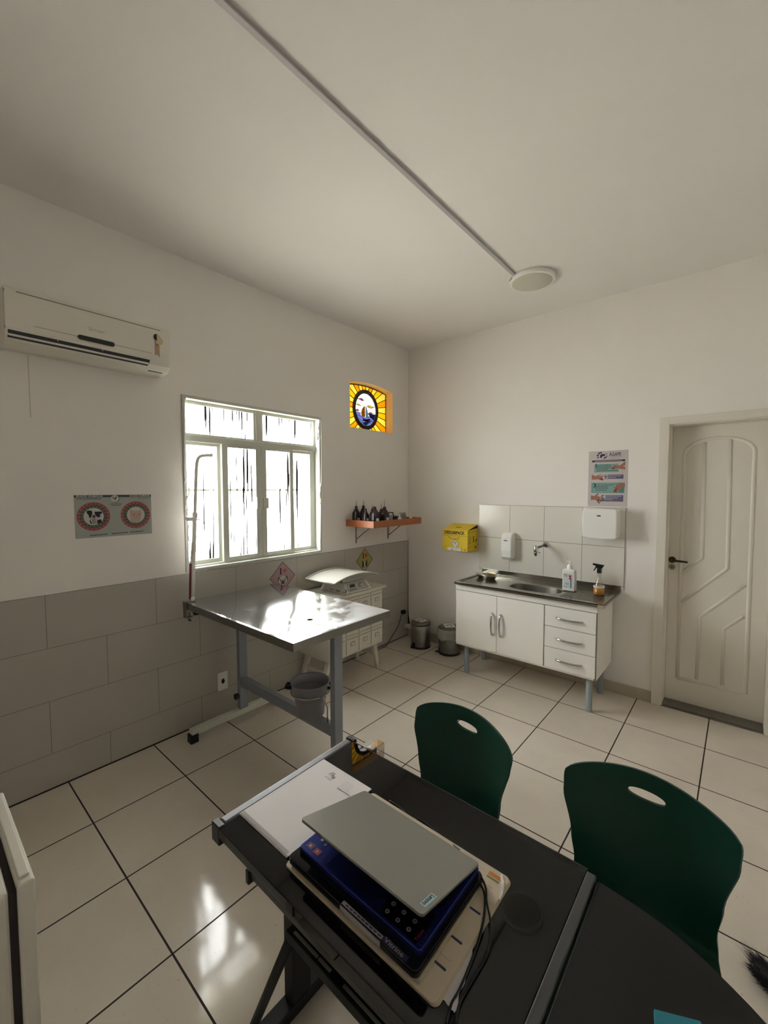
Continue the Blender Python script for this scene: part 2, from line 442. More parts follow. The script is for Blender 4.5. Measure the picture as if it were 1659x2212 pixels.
kh = MB().tube([(lx, .1215, lz-.055), (lx, .115, lz-.055)], .021, nick, 20).box((lx-.003, .1135, lz-.064), (lx+.003, .1152, lz-.048), BLACKM)
kh.build('keyhole_plate', d)
MB().box((DX0+.0072, .0, .0005), (DX1-.0032, .199, .016), GRANITE).build('threshold', d, bevel=.002)

# ---- window 1
FX0, FX1 = -.085, .012
w1 = sroot('window_1', (-.04, -1.869, 1.083), 'white steel window with fluted glass above the exam table', 'window')
f = MB()
t = .022
f.box((FX0, WY0+.001, WZ0+.001), (FX1, WY0+t, WZ1), FRAMEW).box((FX0, WY1-t, WZ0+.001), (FX1, WY1-.001, WZ1), FRAMEW)
f.box((FX0, WY0+t, WZ1-t), (FX1, WY1-t, WZ1-.001), FRAMEW).box((FX0, WY0+t, WZ0+.001), (FX1, WY1-t, WZ0+t), FRAMEW)
f.box((FX0, WY0+t, WZ0+t), (-.03, WY1-t, WZ0+.034), FRAMEW)
f.box((FX0, WY0+t, 1.972), (-.035, WY1-t, 2.014), FRAMEW)      # transom
f.box((FX0, -1.884, 2.014), (-.042, -1.828, WZ1-t), FRAMEW)       # upper mullion
f.build('window_frame', w1, bevel=.003)
def sash(y0, y1, z0, z1, xc, st, name='sash', br=.028):
    s = MB(); a, b = xc-.014, xc+.014
    s.box((a, y0, z0), (b, y0+st[0], z1), FRAMEW).box((a, y1-st[1], z0), (b, y1, z1), FRAMEW)
    s.box((a, y0+st[0], z0), (b, y1-st[1], z0+br), FRAMEW).box((a, y0+st[0], z1-.022), (b, y1-st[1], z1), FRAMEW)
    o = s.build(name, w1, bevel=.002)
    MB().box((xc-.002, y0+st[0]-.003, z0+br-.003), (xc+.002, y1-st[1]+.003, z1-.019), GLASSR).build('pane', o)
    return o
sash(WY0+t, -2.17, 1.118, 1.972, -.068, (.022, .03))
sash(-2.178, -1.851, 1.118, 1.972, -.038, (.046, .050))
sash(-1.849, -1.545, 1.118, 1.972, -.038, (.042, .036))
sash(-1.565, WY1-t, 1.118, 1.972, -.068, (.03, .055))
sash(WY0+t, -1.884, 2.014, WZ1-t, -.062, (.020, .018), 'transom_sash', .016)
sash(-1.828, WY1-t, 2.014, WZ1-t, -.062, (.010, .022), 'transom_sash', .016)
lk = MB().box((-.023, -1.905, 1.495), (-.008, -1.852, 1.583), FRAMEW).box((-.023, -1.848, 1.493), (-.008, -1.800, 1.578), FRAMEW)
lk.build('latch_plate', w1, bevel=.003)
gr = MB().tube([(-.16, WY0, 1.64), (-.16, WY1, 1.64)], .009, GREYL, 8)
gr.build('security_bar', w1)
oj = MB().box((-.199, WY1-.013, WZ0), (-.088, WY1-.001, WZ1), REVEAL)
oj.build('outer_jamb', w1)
# cords left hanging in the window jambs
def cord(label, pts, hook):
    c = MB().tube(spline(pts, 6), .0035, PLAW, 8)
    for h in hook: c.tube(spline(h, 6), .0048, PLAW, 8)
    tag(c.build('curtain_cord'), label, 'cord', 'cords in the window jambs')
X = .018
cord('white cord with hooks tied down the right window jamb', [(X, -1.285, 2.24), (X, -1.272, 2.2), (X, -1.276, 1.74), (X, -1.291, 1.65), (X, -1.285, 1.55), (X, -1.295, 1.19)],
     [[(X, -1.288, 2.24), (X, -1.31, 2.16), (X, -1.318, 2.08), (X, -1.306, 2.1), (X, -1.292, 2.22)],
      [(X, -1.276, 1.73), (X, -1.262, 1.62), (X, -1.275, 1.53), (X, -1.297, 1.53), (X, -1.296, 1.62), (X, -1.285, 1.56), (X, -1.264, 1.50)]])
cord('thin white cord hanging down the left window jamb', [(X, -2.44, 2.26), (X, -2.455, 2.20), (X, -2.462, 1.9), (X, -2.466, 1.73), (X, -2.459, 1.715), (X, -2.47, 1.69)],
     [[(X, -2.443, 1.66), (X, -2.441, 1.62), (X, -2.46, 1.57), (X, -2.46, 1.53), (X, -2.452, 1.50), (X, -2.466, 1.505), (X, -2.466, 1.54)]])

# ---- window 2, stained glass
w2 = sroot('window_2', (-.1, -.58, 2.232), 'small arched stained-glass window with a sailboat near the corner', 'window')
GX = -.100; OC = (-.580, 2.449); RA, RB = .187, .199; RIA, RIB = .150, .161
GY1 = stained('glass_pale_yellow', (.20, .165, .05)); GO1 = stained('glass_orange', (.21, .11, .005)); GO2 = stained('glass_amber', (.22, .14, .01))
GW = stained('glass_white', (.3, .29, .29)); GP = stained('glass_pink', (.2, .11, .11)); GB = stained('glass_blue', (.17, .19, .32))
GBL = stained('glass_light_blue', (.12, .18, .22)); GR = stained('glass_red', (.15, .02, .03)); GGR = stained('glass_grey', (.14, .14, .16))
GYP = stained('glass_yellow', (.30, .27, .10))
def edgept(a):
    ca, sa = math.cos(a), math.sin(a); r = .15
    while r < 1:
        y = OC[0]+ca*r; z = OC[1]+sa*r
        if not (SY0+.004 < y < SY1-.004 and SZ0+.002 < z < sarch(y)-.012): break
        r += .002
    return (OC[0]+ca*r, OC[1]+sa*r)
def el(a, s=1, ra=RA, rb=RB): return (OC[0]+math.cos(a)*ra*s, OC[1]+math.sin(a)*rb*s)
gp = MB(); ld = MB(); NR = 28
for i in range(NR):
    a, b = 2*PI*i/NR, 2*PI*(i+1)/NR
    inner = [el(a+(b-a)*k/4, .96) for k in range(5)]; outer = [edgept(b-(b-a)*k/6) for k in range(7)]
    mt = (GY1, GO1, GY1, GO2)[i % 4]
    gp.prism([(GX, y, z) for y, z in inner+outer], (.003, 0, 0), mt)
    p, q = el(a, .97), edgept(a)
    ld.tube([(GX+.004, p[0], p[1]), (GX+.004, q[0], q[1])], .0040, LEAD, 6)
gp.prism([(GX, *el(2*PI*k/48, 1, RIA+.01, RIB+.01)) for k in range(48)], (.003, 0, 0), GW)
gp.build('glass_pane', w2)
def sm(px, py): return (OC[0]-.004+(px-500)*.000662, 2.449+(px-500)*9.5e-5+(870-py)*.000446)
sc = MB(); SX = GX+.0035
def piece(pts, m, dx=0): sc.prism([(SX+dx, *sm(*q)) for q in pts], (.0008, 0, 0), m)
def insidel(pts):
    o = []
    for q in pts:
        y, z = sm(*q); dy, dz = (y-OC[0])/(RIA+.004), (z-OC[1])/(RIB+.004); L = math.hypot(dy, dz)
        if L > 1: y, z = OC[0]+dy/L*(RIA+.004), OC[1]+dz/L*(RIB+.004)
        o.append((y, z))
    return o
def lead_line(pts, r=.0018): ld.tube([(GX+.006, *q) for q in insidel(pts)], r, LEAD, 6)
# sea
sea = insidel([(280,905),(330,905),(400,940),(400,985),(520,1060),(590,1010),(560,950),(720,975),(735,1000),(700,1110),(640,1190),(560,1240),(480,1230),(400,1160),(330,1060),(290,980)])
sc.prism([(SX, y, z) for y, z in sea], (.0008, 0, 0), GB)
piece([(560,955),(720,985),(690,1110),(600,1040)], GGR, .001)
piece([(440,1150),(560,1130),(650,1130),(560,1180),(520,1230),(460,1190)], GBL, .001)
piece([(325,625),(410,605),(485,665),(420,675),(370,640)], GP); piece([(290,740),(350,735),(420,790),(340,775)], GYP)
piece([(525,790),(560,765),(720,815),(640,845),(570,830)], GYP); piece([(285,870),(325,840),(375,905),(300,900)], GP)
piece([(560,960),(605,920),(700,965)], GP)
piece([(490,770),(430,840),(405,930),(412,990),(492,1035),(492,800)], GO1, .001)
piece([(505,790),(540,870),(570,1040),(520,1058),(505,1050)], GBL, .001)
piece([(430,1060),(500,1085),(600,1080),(610,1105),(520,1135),(450,1100)], GR, .002)
sc.build('sailboat_scene', w2)
for L_ in ([(497,515),(497,1060)], [(280,905),(400,935)], [(290,985),(400,1010),(500,1070)], [(560,955),(730,990)], [(590,1020),(690,1115)],
           [(325,625),(410,605),(485,665),(370,645),(325,625)], [(510,620),(600,615),(690,700),(600,665),(510,620)], [(285,735),(350,735),(430,795),(340,775),(280,735)],
           [(525,790),(560,765),(720,815),(640,845),(525,795)], [(490,770),(430,840),(403,930),(412,990),(510,1060)], [(440,815),(455,930),(480,1040)], [(505,790),(545,870),(570,1040)],
           [(430,1060),(500,1088),(610,1078)], [(440,1100),(520,1138),(610,1105)], [(330,1060),(430,1110),(560,1130),(660,1120)], [(400,1160),(500,1150),(600,1180)], [(560,955),(605,920),(700,965)], [(285,870),(325,840),(380,905)]):
    lead_line(L_)
def ringpr(mb, s0, s1, x0, x1, m):
    for k in range(56):
        a, b = 2*PI*k/56, 2*PI*(k+1)/56
        q = [el(a, 1, RIA, RIB), el(a), el(b), el(b, 1, RIA, RIB)]
        mb.prism([(x0, y, z) for y, z in q], (x1-x0, 0, 0), m)
ringpr(ld, 0, 0, GX-.004, GX+.012, LEAD)
bd = [(SY0+.003, SZ0+.003), (SY1-.004, SZ0+.003)]+[(SY1-.004-(SY1-SY0-.007)*k/14, sarch(SY1-.004-(SY1-SY0-.007)*k/14)-.007) for k in range(15)]
ld.tube([(GX+.003, y, z) for y, z in bd], .006, LEAD, 6, closed=True)
ld.build('lead_frame', w2)
rv = MB()   # lining of the opening; cream stands in for warm light from the glass
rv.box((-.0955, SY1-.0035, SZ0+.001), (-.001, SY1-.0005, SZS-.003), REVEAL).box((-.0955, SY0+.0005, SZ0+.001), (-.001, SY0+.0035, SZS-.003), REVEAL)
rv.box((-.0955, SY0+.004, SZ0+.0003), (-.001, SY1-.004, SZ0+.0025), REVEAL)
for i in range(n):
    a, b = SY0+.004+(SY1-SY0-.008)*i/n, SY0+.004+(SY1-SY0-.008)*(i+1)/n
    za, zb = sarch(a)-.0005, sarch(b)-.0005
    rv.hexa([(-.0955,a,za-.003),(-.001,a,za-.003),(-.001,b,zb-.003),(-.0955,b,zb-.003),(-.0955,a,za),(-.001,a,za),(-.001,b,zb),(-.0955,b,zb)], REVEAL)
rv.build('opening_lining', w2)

# ================================================================== ceiling light and conduit
lt = thing('ceiling_light', 'round white flush ceiling lamp, switched off, near the room corner', 'lamp', (1.64, -.685, CZ))
MB().lathe([(.150, -.033), (.156, -.029), (.156, -.002), (.148, 0)], (1.64, -.685, CZ-.0005), PLAW, 56).build('housing', lt)
MB().lathe([(.001, -.0352), (.134, -.0352), (.139, -.033)], (1.64, -.685, CZ), mat('lamp_diffuser', 'c9c8bb', .5), 56).build('diffuser', lt)
vt = MB()
for k in range(3):
    a = PI*1.21+k*.11
    c = Vector((1.64+math.cos(a)*.1565, -.685+math.sin(a)*.1565, CZ-.018))
    vt.tube([c, c+Vector((math.cos(a), math.sin(a), 0))*.002], .004, BLACKM, 8)
vt.build('vent_slot', lt)
tag(MB().box((1.553, RY+.001, CZ-.013), (1.577, -.83, CZ-.0003), mat('conduit_plastic', 'b3b0b3', .5)).build('cable_conduit', bevel=.002), 'long thin white cable conduit running across the ceiling to the round lamp', 'conduit')

# ================================================================== air conditioner
AY0, AY1 = -3.362, -2.612
ac = thing('air_conditioner', 'white wall-mounted split air conditioner left of the window', 'air conditioner', (0, (AY0+AY1)/2, 2.34))
prof = [(0, 2.345), (.085, 2.338), (.13, 2.342), (.165, 2.352), (.186, 2.375), (.197, 2.41), (.200, 2.45), (.200, 2.56), (.196, 2.588), (.18, 2.600), (0, 2.603)]
b = MB().prism([(x, AY0, z) for x, z in prof], (0, AY1-AY0, 0), ACW)
b.build('housing', ac, bevel=.006)
def acx(z):
    for (x0, z0), (x1, z1) in zip(prof[1:], prof[2:]):
        if min(z0, z1) <= z <= max(z0, z1) and z1 != z0: return x0+(x1-x0)*(z-z0)/(z1-z0)
    return .2
sl = MB()
def strip(mb, y0, y1, z0, z1, m, out=.0012):
    mb.prism([(acx(z0)+out, y0, z0), (acx(z0)+out, y1, z0), (acx(z1)+out, y1, z1), (acx(z1)+out, y0, z1)], (-.001, 0, 0), m)
strip(sl, AY0+.012, -2.728, 2.372, 2.396, ACD); strip(sl, AY0+.012, -2.735, 2.351, 2.374, ACD)
sl.build('air_outlet', ac)
fl = MB(); strip(fl, AY0+.014, -2.735, 2.3705, 2.3735, ACW, .003); strip(fl, AY0+.014, -2.745, 2.3495, 2.3515, ACW, .003)
for y in (-3.16, -2.965): strip(fl, y-.0015, y+.0015, 2.352, 2.395, PLAW, .0025)
fl.build('louvre', ac)
sm_ = MB(); strip(sm_, -3.315, -2.667, 2.575, 2.580, GREYL); strip(sm_, -3.255, -2.72, 2.4335, 2.4355, GREYL); strip(sm_, AY1-.11, AY1-.03, 2.3445, 2.347, BLACKM)
strip(sm_, AY0+.0, AY0+.004, 2.40, 2.58, GREYL)
sm_.text('Springer', .022, (.2016, -3.03, 2.487), (0, 1, 0), (0, 0, 1), mat('faint_print', 'a9a398', .6), width=.075)
sm_.build('seam_and_lettering', ac)
dp = MB()
q = [(0, y, z) for y, z in [(-3.066+.012*math.cos(a), 2.433+.012*math.sin(a)) for a in [PI/2+PI*k/8 for k in range(9)]]+[(-2.922+.012*math.cos(a), 2.433+.012*math.sin(a)) for a in [-PI/2+PI*k/8 for k in range(9)]]]
dp.prism([(.1995, y, z) for _, y, z in q], (.004, 0, 0), ACDISP); dp.build('display', ac)
st = MB(); RIB = mat('ribbon_label', 'b89a86', .6); CRM = mat('cream_label', 'cdbf98', .6)
st.prism([(.2012, -2.702, 2.54), (.2012, -2.702, 2.425), (.2012, -2.690, 2.438), (.2012, -2.676, 2.420), (.2012, -2.676, 2.54)], (.0005, 0, 0), RIB)
st.prism([(.2012, -2.675+.020*math.cos(a), 2.515+.022*math.sin(a)) for a in [2*PI*k/20 for k in range(20)]], (.0006, 0, 0), CRM)
st.prism([(.2019, -2.690+.021*math.cos(a), 2.532+.022*math.sin(a)) for a in [2*PI*k/24 for k in range(24)]], (.0004, 0, 0), mat('label_white', 'c4c3b8', .6))
st.prism([(.2024, -2.690+.018*math.cos(a), 2.532+.019*math.sin(a)) for a in [PI/2+PI*k/14 for k in range(15)]], (.0004, 0, 0), INK)
st.prism([(.2024, -2.690+.018*math.cos(a), 2.532+.019*math.sin(a)) for a in [-PI/2+PI*k/14 for k in range(15)]], (.0004, 0, 0), CRM)
st.box((.2016, -2.695, 2.487), (.2022, -2.684, 2.491), INK)
st.build('efficiency_label', ac)['label'] = 'round energy label with a ribbon tail'
# thin drain pipe line below the unit
struct(MB().box((0, -3.250, 2.02), (.0006, -3.246, 2.34), mat('patched_chase', 'd2c4bc', .8)).build('trim_4'), 'faint filled chase running down the wall below the air conditioner', 'wall seam')

# ================================================================== wall poster with the dog and the cat
PSH = mat('poster_grey', 'a9aeaa', .5); PSD = mat('poster_dark', '474b46', .5); PSR = mat('poster_red', '9a4a48', .5); PSG = mat('poster_green', '4a5a50', .5)
PSP = mat('poster_pale', 'cdc8c5', .5); PSK = mat('poster_bead', 'b06a66', .5); PSB = mat('poster_green_bead', '6f8272', .5); CAT = mat('cat_peach', 'c4a99e', .5); DOGW = mat('dog_white', 'bdb8b6', .5)
def wy(a, b_, x): return (x, a, b_)
ps = MB(); py0, py1, pz0, pz1 = -3.076, -2.674, 1.366, 1.612
ps.box((.0003, py0, pz0), (.002, py1, pz1), PSH)
ps.box((.002, py0, pz1-.014), (.0023, py1, pz1-.001), PSD)
R_, U_ = (0, 1, 0), (0, 0, 1)
ps.text('IDADE HUMANA', .014, (.0027, py0+.010, pz1-.0075), R_, U_, PAPER, width=.13, bold=.0003)
ps.text('IDADE HUMANA', .014, (.0027, py1-.122, pz1-.0075), R_, U_, PAPER, width=.115, bold=.0003)
ps.text('DOS CACHORROS', .011, (.0023, py0+.010, pz1-.022), R_, U_, PSD, width=.12, bold=.0003)
ps.text('DOS GATOS', .011, (.0023, py1-.075, pz1-.022), R_, U_, PSD, width=.066)
def rosette(cy, cz, R, animal):
    c = (.0023, cy, cz); ps.disc(c, R, R_, U_, PSR, 48); ps.disc((.0026, cy, cz), R*.80, R_, U_, PSG, 40)
    for k in range(22):
        a = 2*PI*k/22; ps.disc((.0026, cy+math.cos(a)*R*.89, cz+math.sin(a)*R*.89), R*.075, R_, U_, PSK, 8)
    for k in range(20):
        a = 2*PI*k/20; ps.disc((.0029, cy+math.cos(a)*R*.71, cz+math.sin(a)*R*.71), R*.065, R_, U_, PSB, 8)
    ps.disc((.0029, cy, cz), R*.61, R_, U_, PSP, 40)
    def pg(pts, m, dx): ps.flat([(.0029+dx, cy+u*R, cz+v*R) for u, v in pts], m)
    if animal == 'dog':
        pg([(-.16,-.58),(-.22,-.2),(-.1,.05),(.15,.1),(.3,-.1),(.25,-.35),(.3,-.55),(.05,-.6)], DOGW, .0003)
        pg([(-.42,.36),(-.36,.44),(-.12,.42),(-.07,.25),(-.14,.02),(-.2,-.12),(-.28,-.05),(-.3,.1),(-.4,.25)], INK, .0006)
        pg([(.05,.34),(.5,.33),(.5,.18),(.36,.14),(.42,0),(.3,-.08),(.18,-.02),(.07,.15)], INK, .0006)
        pg([(-.08,.1),(.05,.12),(.12,0),(.05,-.1),(-.05,-.1),(-.1,0)], PSD, .0009)
        pg([(-.22,-.2),(-.12,-.5),(-.2,-.5),(-.26,-.3)], INK, .0006); pg([(.2,-.28),(.42,-.2),(.48,-.4),(.3,-.52),(.2,-.5)], INK, .0006)
        pg([(-.12,-.15),(.1,-.15),(.1,-.5),(-.1,-.5)], mat('poster_mauve', '9c8e90', .6), .0009)
    else:
        pg([(-.36,-.55),(-.4,.1),(-.38,.42),(-.15,.3),(.15,.3),(.34,.42),(.4,.1),(.35,-.15),(.3,-.5),(0,-.6)], CAT, .0003)
        for u in (-.14, .2): pg([(u-.07,.02),(u,.06),(u+.07,.02),(u,-.02)], PSD, .0006)
        pg([(.0,-.08),(.08,-.08),(.04,-.14)], PSR, .0006); pg([(-.1,-.24),(.04,-.18),(.18,-.24),(.04,-.22)], GREYL, .0006)
rosette(-2.985, 1.488, .082, 'dog'); rosette(-2.764, 1.488, .082, 'cat')
ps.disc((.0027, -2.873, 1.588), .023, R_, U_, mat('poster_seal_rim', '6c706c', .5), 28); ps.disc((.003, -2.875, 1.590), .021, R_, U_, PSP, 28)
ps.flat([(.0033, -2.882, 1.584), (.0033, -2.868, 1.602), (.0033, -2.864, 1.600), (.0033, -2.872, 1.582)], PSD); ps.disc((.0033, -2.884, 1.594), .004, R_, U_, PSD, 8)
ps.box((.0023, -2.9, 1.556), (.0026, -2.84, 1.559), PSD); ps.box((.0023, -2.895, 1.548), (.0026, -2.845, 1.551), PSD)
for k in range(26):
    if k in (8, 9, 18): continue
    y = -3.005+k*.0108; ps.box((.0023, y, 1.377+.0002*k), (.0026, y+.0085, 1.3825+.0002*k), PSD)
tag(ps.build('wall_poster'), 'grey poster with a dog and a cat in red beaded rings, left of the window', 'poster')

# ---- I love stickers
def diamond(name, cy, cz, h, bgm, rim, heart, kind, label):
    s = MB()
    def dm(r, x, m): s.prism([(x, cy-r, cz), (x, cy, cz-r), (x, cy+r, cz), (x, cy, cz+r)], (.0004, 0, 0), m)
    dm(h, .0062, rim); dm(h*.94, .0067, bgm)
    s.box((.0072, cy-h*.20, cz+h*.20), (.0076, cy-h*.11, cz+h*.56), INK)
    for z in (.2, .56): s.box((.0072, cy-h*.24, cz+h*(z-.02)), (.0076, cy-h*.07, cz+h*(z+.02)), INK)
    pts = []
    for k in range(28):
        a = 2*PI*k/28; pts.append((.0074, cy+h*.17+h*.011*16*math.sin(a)**3, cz+h*.38+h*.011*(13*math.cos(a)-5*math.cos(2*a)-2*math.cos(3*a)-math.cos(4*a))))
    s.flat(pts, heart)
    def pg(pts, m, dx): s.flat([(.0074+dx, cy+u*h, cz+v*h) for u, v in pts], m)
    if kind == 'pug':
        pg([(-.34,-.25),(-.22,.0),(0,.09),(.22,.0),(.34,-.25),(.2,-.45),(-.2,-.45)], DOGW, 0)
        pg([(-.40,-.3),(-.34,.02),(-.2,.02),(-.27,-.12)], PSD, .0004); pg([(.40,-.3),(.34,.02),(.2,.02),(.27,-.12)], PSD, .0004)
        for u in (-.17, .17): s.disc((.008, cy+u*h, cz-.2*h), h*.05, R_, U_, INK, 12)
        pg([(-.12,-.45),(-.15,-.3),(0,-.2),(.15,-.3),(.12,-.45)], PSD, .0004)
    else:
        pg([(-.3,-.5),(-.3,-.1),(-.27,.02),(-.16,-.12),(-.1,-.3),(-.1,-.6),(-.2,-.6)], mat('dog_dark', '3b3f36', .6), 0)
        pg([(.3,-.5),(.3,-.1),(.27,.02),(.16,-.12),(.1,-.3),(.1,-.6),(.2,-.6)], mat('dog_dark', '3b3f36', .6), 0)
        pg([(-.03,-.12),(.03,-.12),(.05,-.4),(.17,-.58),(.12,-.75),(-.12,-.75),(-.17,-.58),(-.05,-.4)], DOGW, .0004)
        s.disc((.0082, cy, cz-.62*h), h*.07, R_, U_, INK, 12)
    tag(s.build(name), label, 'sticker', 'diamond pet stickers on the wall tiles')
diamond('wall_sticker', -1.690, .931, .126, mat('sticker_pink', 'a88a90', .5), mat('sticker_rim_brown', '5c4a44', .5), mat('heart_pink', 'c05a6c', .5), 'pug', 'pink diamond sticker with a pug and a heart, behind the exam table')
diamond('wall_sticker', -.713, .941, .121, mat('sticker_yellow', 'a59b58', .5), mat('sticker_rim_dark', '5a4632', .5), mat('heart_red', 'b5402c', .5), 'terrier', 'yellow diamond sticker with a dark-eared dog and a heart, above the scale')

# ---- socket low on the left wall and the plug with its cable in the corner
so = thing('wall_socket', 'white wall socket low on the grey tiles behind the exam table', 'socket', (.006, -2.228, .25))
MB().box((.0063, -2.266, .188), (.014, -2.190, .318), PLAW).build('cover_plate', so, bevel=.003)
MB().lathe([(.0155, 0), (.0155, .002)], (0, 0, 0), BLACKM, 20, X=Matrix.Translation((.0141, -2.228, .253)) @ Matrix.Rotation(PI/2, 4, 'Y') @ Matrix.Diagonal((1.2, .8, 1, 1))).build('outlet_opening', so)
pc = thing('power_cable', 'black plug and thin black cable hanging from the corner tiles behind the dresser', 'cable', (.006, -.105, .288))
MB().box((.0065, -.135, .268), (.045, -.085, .308), BLACK).build('plug', pc, bevel=.006)
MB().tube(spline([(.036, -.134, .285), (.04, -.17, .26), (.035, -.22, .15), (.03, -.34, .05), (.05, -.44, .006), (.05, -.52, .005), (.06, -.62, .005)], 8), .0035, BLACK, 8).build('cord', pc)
tag(MB().box((.0075, -.0665, .098), (.105, -.035, .135), PLAW).build('pipe_stub', bevel=.004), 'short white drain pipe stub by the corner above the floor', 'pipe')

# ================================================================== shelf and its bottles
sh = thing('wall_shelf', 'cherry-brown wooden tray shelf on metal brackets near the corner', 'shelf', (0, -.6, 1.3))
s = MB(); y0, y1, xd = -.962, -.232, .352
s.box((.001, y0+.012, 1.300), (xd-.012, y1-.012, 1.314), WOOD)
s.build('shelf_board', sh, bevel=.001)
s = MB().box((xd-.012, y0, 1.296), (xd, y1, 1.358), WOOD).box((.001, y0, 1.296), (xd-.012, y0+.012, 1.358), WOOD).box((.001, y1-.012, 1.296), (xd-.012, y1, 1.358), WOOD)
s.build('rim', sh, bevel=.0015)
for y in (-.828, -.345):
    s = MB().box((.0007, y-.008, 1.122), (.004, y+.008, 1.2995), GREYL).box((.004, y-.008, 1.295), (.25, y+.008, 1.2995), GREYL)
    s.tube([(.004, y, 1.16), (.2, y, 1.294)], .005, GREYL, 8); s.build('bracket', sh)
def bottle(x, y, z, r, h, label, noz, m=AMBER, first=None, sq=4, lab=True, group='brown bottles on the shelf'):
    t = thing('bottle', label, 'bottle', (x, y, z), group)
    MB().lathe([(r*.96, 0), (r, .004), (r, h*.62), (r*.86, h*.70), (r*.45, h*.86), (r*.36, h*.9), (r*.36, h*.93)], (x, y, z), m, 24, sq=sq).build('body', t)
    MB().lathe([(r*.42, h*.90), (r*.44, h*1.0), (r*.3, h*1.02)], (x, y, z), AMBERC, 16).build('cap', t)
    if noz: MB().lathe([(.006, h*1.0), (.004, h*1.0+noz*.3), (.0018, h*1.0+noz)], (x, y, z), NOZ, 10).build('nozzle', t)
    if lab: MB().box((x+r*1.0, y-r*.5, z+.035), (x+r*1.0+.0006, y+r*.5, z+.065), PAPER).build('label', t)
    return t
SZ = 1.3145
bottle(.10, -.925, SZ, .031, .170, 'leftmost tall brown bottle on the shelf, at the back with a long pale nozzle', .060)
bottle(.22, -.995+.07, SZ, .026, .150, 'small brown bottle with a thin dark nozzle, second from the left on the shelf', .05)
bottle(.09, -.815, SZ, .030, .172, 'tall brown bottle at the back, third from the left on the shelf', .06)
bottle(.285, -.875, SZ, .037, .168, 'broad brown square bottle without a nozzle at the front of the shelf', 0)
bottle(.09, -.690, SZ, .022, .140, 'thin brown bottle with a short dark nozzle half hidden at the back of the shelf', .035)
bottle(.285, -.735, SZ, .038, .162, 'broad brown square bottle with a long white nozzle at the front of the shelf', .07)
bottle(.16, -.635, SZ, .033, .138, 'rightmost brown bottle with a thin grey nozzle on the shelf', .055)
hx = thing('storage_case', 'dark case with a raised handle behind the white cup on the shelf', 'case', (.08, -.45, SZ))
MB().box((.03, -.60, SZ), (.12, -.33, SZ+.055), mat('case_dark', '2a2830', .4)).build('body', hx, bevel=.006)
MB().tube([(.08, -.57, SZ+.054), (.08, -.56, SZ+.09), (.08, -.36, SZ+.09), (.08, -.35, SZ+.054)], .006, BLACK, 8).build('handle', hx)
MB().box((.1205, -.56, SZ+.015), (.1215, -.50, SZ+.045), PAPERG).build('label', hx)
tag(MB().lathe([(.029, 0), (.034, .075), (.034, .078), (.031, .077), (.027, .004)], (.19, -.545, SZ), mat('frosted_cup', 'a8a8a6', .4), 24).build('plastic_cup'), 'grey-white plastic cup on the shelf, right of the brown bottles', 'cup')
tag(MB().box((.17, -.478, SZ), (.23, -.425, SZ+.058), mat('navy_box', '3a3a58', .5)).build('medicine_box', bevel=.003), 'small navy box on the shelf between the cup and the dropper', 'box')
dr = thing('dropper_bottle', 'small white dropper bottle on the shelf', 'bottle', (.26, -.475, SZ))
MB().lathe([(.017, 0), (.018, .004), (.018, .045), (.010, .056)], (.27, -.485, SZ), PLAW, 20).build('body', dr)
MB().lathe([(.009, .054), (.008, .070), (.003, .088)], (.27, -.485, SZ), PLAW, 14).build('cap', dr)
for i, (y, l) in enumerate(((-.375, 'left of two short grey vials standing side by side on the shelf'), (-.325, 'right of two short grey vials standing side by side on the shelf'))):
    v = thing('vial', l, 'vial', (.20, y, SZ), 'grey vials on the shelf')
    MB().lathe([(.021, 0), (.022, .004), (.022, .07), (.018, .076)], (.20, y, SZ), mat('vial_glass', '8f948f', .25), 20).build('body', v)
    MB().lathe([(.0195, .0755), (.0195, .092)], (.20, y, SZ), mat('vial_cap', 'a5a79f', .4), 20).build('cap', v)
tag(MB().lathe([(.016, 0), (.016, .045), (.012, .05)], (.24, -.265, SZ), PLAW, 16).build('small_jar'), 'tiny white jar at the right end of the shelf', 'jar')

# ================================================================== dresser and baby scale
DFX, DY0, DY1 = .400, -1.540, -.897
dr = thing('drawer_cabinet', 'low white apothecary dresser with small drawers and splayed legs, under the scale', 'dresser', (.215, -1.22, 0))
c = MB().box((.028, DY0, .262), (DFX-.004, DY1, .757), DRES); c.build('body', dr, bevel=.003)
MB().box((.020, DY0-.018, .757), (DFX+.015, DY1+.038, .779), DRES).build('top', dr, bevel=.003)
cw = (DY1-.012-(DY0+.024))/4; rh = (.748-.276)/3
for r in range(3):
    for k in range(4):
        a = DY0+.024+k*cw; z = .276+r*rh
        o = MB().box((DFX-.004, a+.004, z+.004), (DFX+.008, a+cw-.004, z+rh-.004), DRES).build('drawer', dr, bevel=.002)
        MB().box((DFX+.0082, a+.014, z+rh-.030), (DFX+.0095, a+cw-.014, z+rh-.024), DRESD).build('finger_groove', o)
        mb = MB().box((DFX+.0082, a+cw/2-.024, z+rh*.42), (DFX+.011, a+cw/2+.024, z+rh*.62), DRESD)
        mb.box((DFX+.0095, a+cw/2-.019, z+rh*.455), (DFX+.0115, a+cw/2+.019, z+rh*.585), DRES); mb.build('label_plate', o)
for (x, y, sx, sy) in ((.34, DY1-.06, -.03, 1), (.34, DY0+.06, -.03, -1), (.08, DY1-.06, -.02, 1), (.08, DY0+.06, -.02, -1)):
    lg = MB(); e = .085*sy
    lg.hexa([(x-.014+sx, y-.014+e, 0), (x+.014+sx, y-.014+e, 0), (x+.014+sx, y+.014+e, 0), (x-.014+sx, y+.014+e, 0),
             (x-.022, y-.026, .262), (x+.022, y-.026, .262), (x+.022, y+.026, .262), (x-.022, y+.026, .262)], DRES)
    lg.build('leg', dr, bevel=.004)
